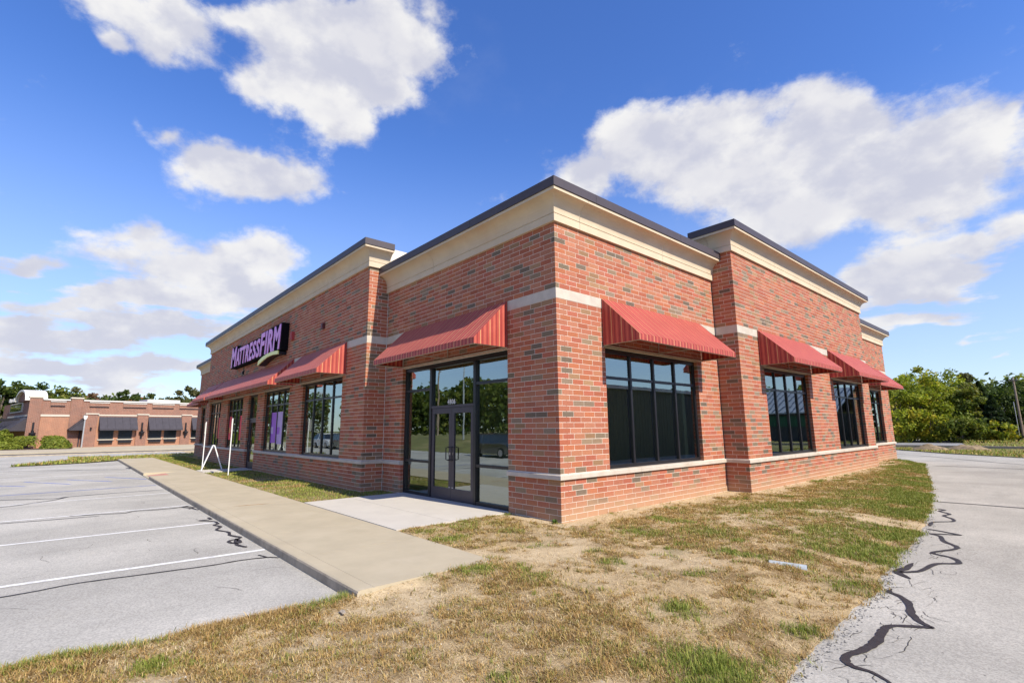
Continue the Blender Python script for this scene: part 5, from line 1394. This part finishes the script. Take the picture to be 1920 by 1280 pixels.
pole(-60.0, -36.0, 0.3, 10.5, 'wooden utility pole across the lot, mirrored in the corner entrance glass', False)
r_ = empty('street_lamp', (-36.5, -23.9, 0.4)); tag(r_, 'grey street lamp across the lot, mirrored in the entrance glass', 'street lamp')
mb = MB(); mb.tube([(0, 0, -0.6), (0, 0, 8.0)], 0.10, 10, r1=0.06); mb.build('shaft', M_GALV, r_)
mb = MB(); mb.tube([(0, 0, 7.9), (0.9, 0.3, 8.5), (2.2, 0.7, 8.7)], 0.05, 8); mb.build('arm', M_GALV, r_)
mb = MB(); mb.prism([(-0.15, -0.06), (0.65, -0.06), (0.60, 0.05), (0.0, 0.10)], 'y', -0.14, 0.14); h_ = mb.build('lamp_head', M_GALV, r_, (2.15, 0.68, 8.7)); 

# ------------------------------------------------------------------ cars (mirrored in the front windows)
M_TYRE = mat('tyre', (0.02, 0.02, 0.02), 0.85); M_RIM = mat('rim', (0.5, 0.5, 0.52), 0.3, metal=0.8); M_CARGL = mat('car_glass', (0.02, 0.025, 0.03), 0.05, spec=0.6)
M_TAIL = mat('tail_light', (0.5, 0.02, 0.02), 0.3); M_HEAD = mat('head_light', (0.75, 0.76, 0.78), 0.15)
def car(x, y, rz, paint, label):
    r_ = empty('parked_car', (x, y, GZ), rz); tag(r_, label, 'car', 'cars in the lot, mirrored in the shop glass'); r_.scale = (1, 1, 0.88)
    prof = [(-2.28, 0.34), (-2.30, 0.62), (-2.22, 0.92), (-2.10, 1.02), (1.02, 1.02), (1.95, 0.92), (2.25, 0.74), (2.30, 0.36), (1.9, 0.26), (-1.9, 0.26)]
    W2 = 0.90; vs = []; n_ = len(prof)
    for yy, k in ((-W2, 0.97), (-W2 * 1.0 + 0.03, 1.0), (W2 - 0.03, 1.0), (W2, 0.97)):
        vs += [(px * k, yy, pz if pz < 0.5 else pz - (0.03 if abs(yy) == W2 else 0)) for px, pz in prof]
    fs = [(i * n_ + j, i * n_ + (j + 1) % n_, (i + 1) * n_ + (j + 1) % n_, (i + 1) * n_ + j) for i in range(3) for j in range(n_)]
    fs += [tuple(range(n_ - 1, -1, -1)), tuple(3 * n_ + j for j in range(n_))]
    b = MB(); b.add(vs, fs); b.build('body', paint, r_)
    lo_c = [(-2.12, 0.99), (1.10, 0.99)]; hi_c = [(-1.78, 1.66), (0.22, 1.66)]
    g = MB(); g.add([(lo_c[0][0], -.84, .99), (lo_c[1][0], -.84, .99), (lo_c[1][0], .84, .99), (lo_c[0][0], .84, .99), (hi_c[0][0], -.66, 1.60), (hi_c[1][0], -.66, 1.60), (hi_c[1][0], .66, 1.60), (hi_c[0][0], .66, 1.60)], [(0, 1, 5, 4), (1, 2, 6, 5), (2, 3, 7, 6), (3, 0, 4, 7)]); g.build('window', M_CARGL, r_)
    t_ = MB(); t_.box(-1.82, 0.26, -.68, .68, 1.60, 1.68); t_.build('roof', paint, r_)
    pb_ = MB()
    for yy in (-1, 1):
        for x0, x1 in ((-1.15, -0.95), (-0.25, -0.08)):
            pb_.add([(x0, yy * .85, .99), (x1, yy * .85, .99), (x1 * 0.75 - .25, yy * .675, 1.61), (x0 * 0.75 - .25, yy * .675, 1.61), (x0, yy * .82, .99), (x1, yy * .82, .99), (x1 * .75 - .25, yy * .645, 1.61), (x0 * .75 - .25, yy * .645, 1.61)], [(0, 1, 2, 3), (7, 6, 5, 4), (0, 4, 5, 1), (1, 5, 6, 2), (2, 6, 7, 3), (3, 7, 4, 0)])
    pb_.build('pillar', paint, r_)
    for wx in (-1.38, 1.38):
        for s in (-1, 1):
            w = MB(); w.tube([(wx, s * 0.70, 0.345), (wx, s * 0.915, 0.345)], 0.345, 22); wo_ = w.build('wheel', M_TYRE, r_)
            w = MB(); w.tube([(wx, s * 0.905, 0.345), (wx, s * 0.925, 0.345)], 0.225, 16); w.build('rim', M_RIM, wo_)
    for s in (-1, 1):
        MB().box(-2.31, -2.22, s * .88 - .12 * (s > 0), s * .88 + .12 * (s < 0), .70, .92).build('tail_light', M_TAIL, r_)
        MB().box(2.16, 2.27, s * .86 - .26 * (s > 0), s * .86 + .26 * (s < 0), .66, .80).build('headlight', M_HEAD, r_)
    return r_
car(-18.2, -13.6, R(8), mat('black_paint', (0.012, 0.013, 0.018), 0.2, spec=0.6, coat=0.8), 'black estate car parked across the lot, mirrored beside the entrance doors')
car(-44.0, -14.0, R(0), mat('white_car_paint', (0.72, 0.72, 0.72), 0.25, coat=0.6), 'white car across the lot, mirrored in the window left of the corner')
car(-38.6, -13.6, R(3), mat('grey_car_paint', (0.09, 0.12, 0.12), 0.25, coat=0.6), 'dark grey car beside the white one, mirrored in the shop window')

# ------------------------------------------------------------------ dark metal building on the sunny side (mirrored in the bay windows)
M_DRIB = ribbed_mat('dark_ribbed', (0.035, 0.037, 0.042), 0.3, 0.5, 0.2); M_RROOF = ribbed_mat('seam_roof', (0.36, 0.38, 0.40), 0.45, 0.4, 0.4)
nb = empty('metal_building', (10.4, 0, GZ)); tag(nb, 'dark ribbed metal shed close to the drive, mirrored in the sunny side windows', 'building')
MB().box(0, 9, 2, 30, -0.2, 3.85).build('wall', M_DRIB, nb)
MB().box(-0.15, 9.2, 1.8, 30.2, 3.85, 4.05).build('roof', M_RROOF, nb)
MB().box(-0.22, -0.15, 1.8, 30.2, 3.86, 3.98).build('gutter', M_GALV, nb)
for k in range(19): MB().box(-0.25, -0.15, 2.4 + 1.5 * k, 2.55 + 1.5 * k, 3.98, 4.03).build('gutter_clip', M_WPAINT, nb)
nb = empty('seam_roof_building', (9.6, 46, GZ)); tag(nb, 'long building with grey seamed roof and green fascia, mirrored in the far windows', 'building')
MB().box(0, 26, 0, 12, -0.2, 2.9).build('wall', M_DRIB, nb)
M_GRN = mat('green_fascia', (0.02, 0.10, 0.05), 0.5)
MB().box(0.5, 16, -0.08, 0.0, 1.7, 2.7).build('fascia', M_GRN, nb)
mb = MB(); mb.prism([(-0.5, 2.9), (6, 5.4), (12.5, 2.9), (12.5, 3.02), (6, 5.52), (-0.5, 3.02)], 'x', -0.3, 26.3); mb.build('roof', M_RROOF, nb)
for k in range(44): 
    mb = MB(); mb.add([(0.6 * k - 0.03, -0.5, 3.025), (0.6 * k + 0.03, -0.5, 3.025), (0.6 * k + 0.03, 6, 5.525), (0.6 * k - 0.03, 6, 5.525), (0.6 * k - 0.03, -0.5, 3.08), (0.6 * k + 0.03, -0.5, 3.08), (0.6 * k + 0.03, 6, 5.58), (0.6 * k - 0.03, 6, 5.58)], [(4, 5, 6, 7), (0, 4, 7, 3), (1, 2, 6, 5), (0, 1, 5, 4)]); mb.build('roof_seam', M_RROOF, nb)
wood('woods', [(40, 60), (24, 62), (10, 64)], [6.2, 6.0, 5.6], P_WOOD, 9000, 0.4, 'wood behind the seamed roof, mirrored in the far windows', 13)

# ------------------------------------------------------------------ restaurant across the dark road
RZ = R(101 - 90)       # local x runs out of the facade, local y along it
rest = empty('restaurant', (-72.5, -9.91, -0.08), RZ)
tag(rest, 'low red brick restaurant with white roof trim, black awnings and an arched gable', 'restaurant')
M_FB = far_brick_mat('far_brick', (0.22, 0.088, 0.062), (0.15, 0.062, 0.048), (0.36, 0.28, 0.22))
M_FB2 = far_brick_mat('far_brick_light', (0.35, 0.155, 0.095), (0.30, 0.13, 0.082), (0.40, 0.28, 0.20))
M_CAP = mat('cream_cap', (0.54, 0.49, 0.41), 0.8, 0.05); M_WCAP = mat('white_cap', (0.66, 0.64, 0.60), 0.7, 0.04)
M_BCLOTH = mat('black_canvas', (0.052, 0.047, 0.058), 0.7, 0.12, 3.0, spec=0.3)
def rb(name, x0, x1, y0, y1, z0, z1, m, parent=rest): return MB().box(x0, x1, y0, y1, z0, z1).build(name, m, parent)
rb('wall', -20, 0.0, -0.2, 25, -0.3, 5.48, M_FB)
rb('panel', 0.0, 0.03, 0.5, 3.0, -0.2, 3.60, M_FB2); rb('lintel', 0.0, 0.10, 0.42, 3.05, 3.60, 3.83, M_CAP)
for y0, y1, zt in ((-0.62, 0.45, 5.70), (3.0, 4.05, 5.72)):
    rb('pier', 0.0, 0.14, y0, y1, -0.2, zt, M_FB); rb('pier_cap', -0.4, 0.22, y0 - 0.08, y1 + 0.08, zt, zt + 0.16, M_CAP)
rb('parapet_cap', -0.35, 0.12, 0.53, 2.92, 5.48, 5.62, M_WCAP); rb('parapet_cap', -0.35, 0.12, 4.13, 25, 5.48, 5.62, M_WCAP)
rb('roof_ridge', -4.0, -0.6, 10.8, 14.6, 5.5, 5.98, M_WCAP)
for y0, y1 in ((1.2, 2.5), (4.75, 6.65), (8.1, 10.55), (11.25, 13.7), (14.4, 16.8), (17.4, 19.8)):
    p_ = rb('brick_panel', 0.0, 0.05, y0, y1, 4.86, 5.30, M_FB); rb('panel_cap', 0.0, 0.14, y0 - 0.04, y1 + 0.04, 5.30, 5.38, M_WCAP, p_)
    rb('panel_foot', 0.0, 0.09, y0, y1, 4.76, 4.86, M_BLACK, p_)
# bumped out dining room with piers, cream coping, windows and planters
BX = 1.2
rb('bay_wall', 0.0, BX, 4.35, 25, -0.3, 3.70, M_FB2); rb('bay_coping', -0.05, BX + 0.06, 4.35, 25, 3.70, 3.86, M_CAP)
for y0 in (4.28, 9.40, 14.38, 19.5):
    rb('pier', BX, BX + 0.16, y0, y0 + 1.12, -0.2, 3.86, M_FB); rb('pier_cap', BX - 0.2, BX + 0.24, y0 - 0.07, y0 + 1.19, 3.86, 4.0, M_CAP)
for y0 in (5.72, 7.62, 10.78, 12.50, 15.7, 17.5):
    f_ = rb('window', BX, BX + 0.05, y0, y0 + 1.42, 0.90, 2.0, M_FRAME); rb('pane', BX + 0.05, BX + 0.055, y0 + 0.07, y0 + 1.35, 0.97, 1.95, M_CARGL, f_)
    rb('sill', BX + 0.0, BX + 0.14, y0 - 0.1, y0 + 1.52, 0.80, 0.90, M_CAP, f_)
    rb('planter_box', BX + 0.0, BX + 0.24, y0 + 0.05, y0 + 1.38, 0.42, 0.72, M_BLACK, f_)
def black_awning(y0, y1, zt, zb, x0, d, label):
    r = empty('black_awning', (-72.5, -9.91, -0.08), RZ); tag(r, label, 'awning', 'black awnings of the restaurant')
    mb = MB(); mb.prism([(x0, zt), (x0 + d, zb + 0.18), (x0 + d, zb), (x0 + d - 0.03, zb), (x0 + d - 0.03, zb + 0.16), (x0, zt - 0.04)], 'y', y0, y1); mb.build('canopy', M_BCLOTH, r)
    for y in (y0, y1): 
        mb = MB(); mb.prism([(x0, zt - 0.02), (x0 + d - 0.02, zb + 0.17), (x0 + d - 0.02, zb + 0.02), (x0, zb + 0.02)], 'y', y + (0.01 if y == y0 else -0.03), y + (0.03 if y == y0 else -0.01)); mb.build('end_panel', M_BCLOTH, r)
    n_ = 5
    for i in range(1, n_):
        mb = MB(); mb.tube([(x0 + 0.01, y0 + (y1 - y0) * i / n_, zt + 0.004), (x0 + d, y0 + (y1 - y0) * i / n_, zb + 0.19)], 0.02, 6); mb.build('rib', M_BCLOTH, r)
black_awning(5.56, 9.36, 3.60, 1.95, BX + 0.01, 0.95, 'black awning over the restaurant windows next to the downspout')
black_awning(10.58, 14.34, 3.60, 1.92, BX + 0.01, 0.95, 'black awning over the middle pair of restaurant windows')
black_awning(15.56, 19.40, 3.60, 1.92, BX + 0.01, 0.95, 'black awning of the restaurant cut off by the shop corner')
# hood over the side door: slopes along the facade
r = empty('door_hood', (-72.5, -9.91, -0.08), RZ); tag(r, 'black canvas hood over the shaded side door of the restaurant', 'awning')
mb = MB(); mb.prism([(4.30, 3.50), (2.95, 2.12), (2.95, 1.98), (3.0, 1.98), (4.30, 3.30)], 'x', 0.05, 1.15); mb.build('canopy', M_BCLOTH, r)
mb = MB(); mb.prism([(4.28, 3.40), (2.98, 2.08), (2.98, 1.98), (4.28, 1.98)], 'x', 1.12, 1.15); mb.build('end_panel', M_BCLOTH, r)
rb('side_door', 0.02, 0.06, 3.2, 4.2, -0.1, 2.1, M_DOOR)
d_ = MB(); d_.tube([(BX + 0.12, 4.22, -0.05), (BX + 0.12, 4.22, 3.3)], 0.075, 10); so = d_.build('downspout', M_GALV, rest)
mb = MB(); mb.prism([(4.05, 3.72), (4.40, 3.72), (4.40, 3.45), (4.28, 3.22), (4.16, 3.22), (4.05, 3.45)], 'x', BX - 0.05, BX + 0.26); mb.build('conductor_head', M_WCAP, so)
def sconce(y, x, z, label):
    r = empty('wall_lamp', (-72.5, -9.91, -0.08), RZ); tag(r, label, 'wall lamp', 'black wall lamps on the restaurant piers')
    mb = MB(); mb.box(x, x + 0.08, y - 0.09, y + 0.09, z + 0.5, z + 1.35); mb.build('back_plate', M_BLACK, r)
    mb = MB(); mb.tube([(x + 0.2, y, z - 0.15), (x + 0.2, y, z), (x + 0.2, y, z + 0.25), (x + 0.2, y, z + 0.45)], 0.14, 10); mb.tube([(x + 0.2, y, z + 0.05), (x + 0.2, y, z + 0.22)], 0.30, 12); mb.build('lantern', M_BLACK, r)
    mb = MB(); mb.box(x, x + 0.1, y - 0.10, y + 0.10, z - 0.62, z - 0.15); mb.build('lower_plate', M_BLACK, r)
sconce(-0.05, 0.15, 1.55, 'black wall lamp on the end pier beside the hedge'); sconce(9.95, BX + 0.17, 1.55, 'black wall lamp between the first and middle black awning'); sconce(14.9, BX + 0.17, 1.55, 'black wall lamp on the pier nearest the shop corner')
mb = MB(); mb.box(BX + 0.16, BX + 0.26, 4.78, 4.92, 1.95, 2.25); mb.box(BX + 0.16, BX + 0.34, 4.76, 4.94, 2.25, 2.31); o = mb.build('wall_light', M_BLACK, rest)
# gabled entrance side with arch, framed window, awning and pergola
mb = MB()
arc = [(-8.2 + 3.1 * (1 - math.cos(math.pi * i / 14)), 5.48 + 1.15 * math.sin(math.pi * i / 14)) for i in range(15)]
mb.prism([(x, z) for x, z in arc], 'y', -0.45, -0.1); mb.build('gable', M_FB, rest)
mb = MB()
for i in range(14):
    (xa, za), (xb, zb) = arc[i], arc[i + 1]
    mb.add([(xa, -0.75, za), (xb, -0.75, zb), (xb, 1.2, zb), (xa, 1.2, za), (xa, -0.75, za + 0.22), (xb, -0.75, zb + 0.22), (xb, 1.2, zb + 0.22), (xa, 1.2, za + 0.22)], [(0, 1, 2, 3), (7, 6, 5, 4), (0, 4, 5, 1), (3, 2, 6, 7), (0, 3, 7, 4), (1, 5, 6, 2)])
mb.build('arch_roof', M_WCAP, rest)
f_ = MB(); f_.box(-14.2, -6.2, -0.32, -0.2, 4.25, 5.42); f_ = f_.build('window', M_CAP, rest)
MB().box(-13.9, -6.5, -0.34, -0.32, 4.40, 5.28).build('pane', M_CARGL, f_)
rb('stone_band', -15.5, -0.2, -0.3, -0.2, 3.66, 3.86, M_CAP)
mb = MB(); mb.prism([(-0.2, 3.66), (-1.9, 2.06), (-1.9, 1.96), (-0.2, 1.96)], 'x', -15.4, -1.0); r = empty('black_awning', (-72.5, -9.91, -0.08), RZ); tag(r, 'long black awning under the arched gable of the restaurant', 'awning', 'black awnings of the restaurant'); mb.build('canopy', M_BCLOTH, r)
for i in range(6):
    mb = MB(); mb.tube([(-1.2 - 2.8 * i, -0.21, 3.68), (-1.2 - 2.8 * i, -1.92, 2.08)], 0.03, 6); mb.build('rib', M_BCLOTH, r)
for i in range(6): rb('scroll_letter', -9.6 - 1.0 * i, -8.9 - 1.0 * i, -0.50, -0.42, 5.62 + 0.05 * (i % 2), 6.0 + 0.06 * (i % 3), M_WCAP)
pg = empty('pergola', (-72.5, -9.91, -0.08), RZ); tag(pg, 'black timber entrance porch on the road end of the restaurant', 'porch')
for x in (-4.5, -9.0, -14.0): MB().box(x - 0.12, x + 0.12, -5.2, -4.96, -0.2, 2.9).build('post', M_BLACK, pg)
MB().box(-14.6, -3.8, -5.4, -4.8, 2.9, 3.25).build('beam', M_BCLOTH, pg)
for i in range(8): MB().box(-14.3 + 1.4 * i, -14.15 + 1.4 * i, -5.6, -0.3, 3.25, 3.4).build('rafter', M_BLACK, pg)
MB().box(-14.6, -3.8, -5.15, -5.05, 2.2, 2.75).build('fret_panel', M_DOOR, pg)
# planting bed in front
M_MULCH = mat('mulch', (0.11, 0.07, 0.05), 0.95, 0.3, 12.0)
mb = MB(); mb.add([(-71.9, -15.5, -0.045), (-66.5, -14.5, -0.045), (-65.0, -6.4, -0.045), (-72.0, -6.2, -0.045)], [(0, 1, 2, 3)]); tag(mb.build('planting_bed', M_MULCH), kind='structure')
def bush(name, x, y, rx, ry, h, pal, label, cat, n, seed, size=0.14, box=False):
    r_ = np.random.default_rng(seed)
    d = r_.normal(0, 1, (n, 3)); d[:, 2] = np.abs(d[:, 2]); d /= np.linalg.norm(d, axis=1)[:, None]
    if box: d = np.sign(d) * np.abs(d) ** 0.35
    rad = r_.uniform(0.75, 1.03, n)[:, None]
    bump = (0.85 + 0.3 * vnoise(np.arctan2(d[:, 1], d[:, 0]) * 2, d[:, 2] * 3, 1.6, seed, 2))[:, None] if not box else 1.0
    C_ = d * rad * bump * np.array([rx, ry, h])
    nrm = d + r_.normal(0, 0.6, (n, 3)); nrm /= np.linalg.norm(nrm, axis=1)[:, None]; u_ = np.cross(nrm, r_.normal(0, 1, (n, 3))); u_ /= np.linalg.norm(u_, axis=1)[:, None]; v_ = np.cross(nrm, u_)
    s_ = (size * r_.uniform(0.6, 1.3, n))[:, None]
    Vv = np.stack([C_ - u_ * s_, C_ - v_ * s_ * .6, C_ + u_ * s_, C_ + v_ * s_ * .6], 1).reshape(-1, 3)
    c = pal[r_.integers(0, len(pal), n)] * r_.uniform(0.75, 1.25, (n, 1))
    o_ = link(name, np_mesh(name, Vv, np.arange(4 * n).reshape(-1, 4), M_LEAF, c), None, (x, y, -0.06))
    o_.rotation_euler = (0, 0, RZ)
    return tag(o_, label, cat, 'shrubs in front of the restaurant')
P_HG = np.array([[0.20, 0.235, 0.03], [0.25, 0.27, 0.036], [0.15, 0.19, 0.026]])
bush('hedge', -70.6, -9.2, 0.9, 2.2, 1.35, P_HG, 'long clipped hedge against the restaurant panel', 'hedge', 5000, 1, box=True)
bush('shrub', -68.3, -7.7, 0.9, 1.25, 1.15, np.concatenate([P_HG, P_MG * 1.3]), 'loose rounded shrub at the end of the clipped hedge', 'shrub', 3000, 2)
bush('juniper', -69.2, -12.3, 1.1, 1.9, 0.85, P_HG * 1.05, 'low spreading juniper at the frame edge', 'shrub', 3200, 3)
bush('juniper', -70.4, -12.0, 0.8, 0.85, 2.1, P_HG * 1.05, 'upright leaning juniper above the spreading one', 'shrub', 2000, 4)

# interior light is only what comes through the glass; nothing else to add
for o in COL.objects:
    if o.type == 'MESH' and o.get('kind') is None and o.parent is None and not o.get('label'):
        o['kind'] = 'structure'
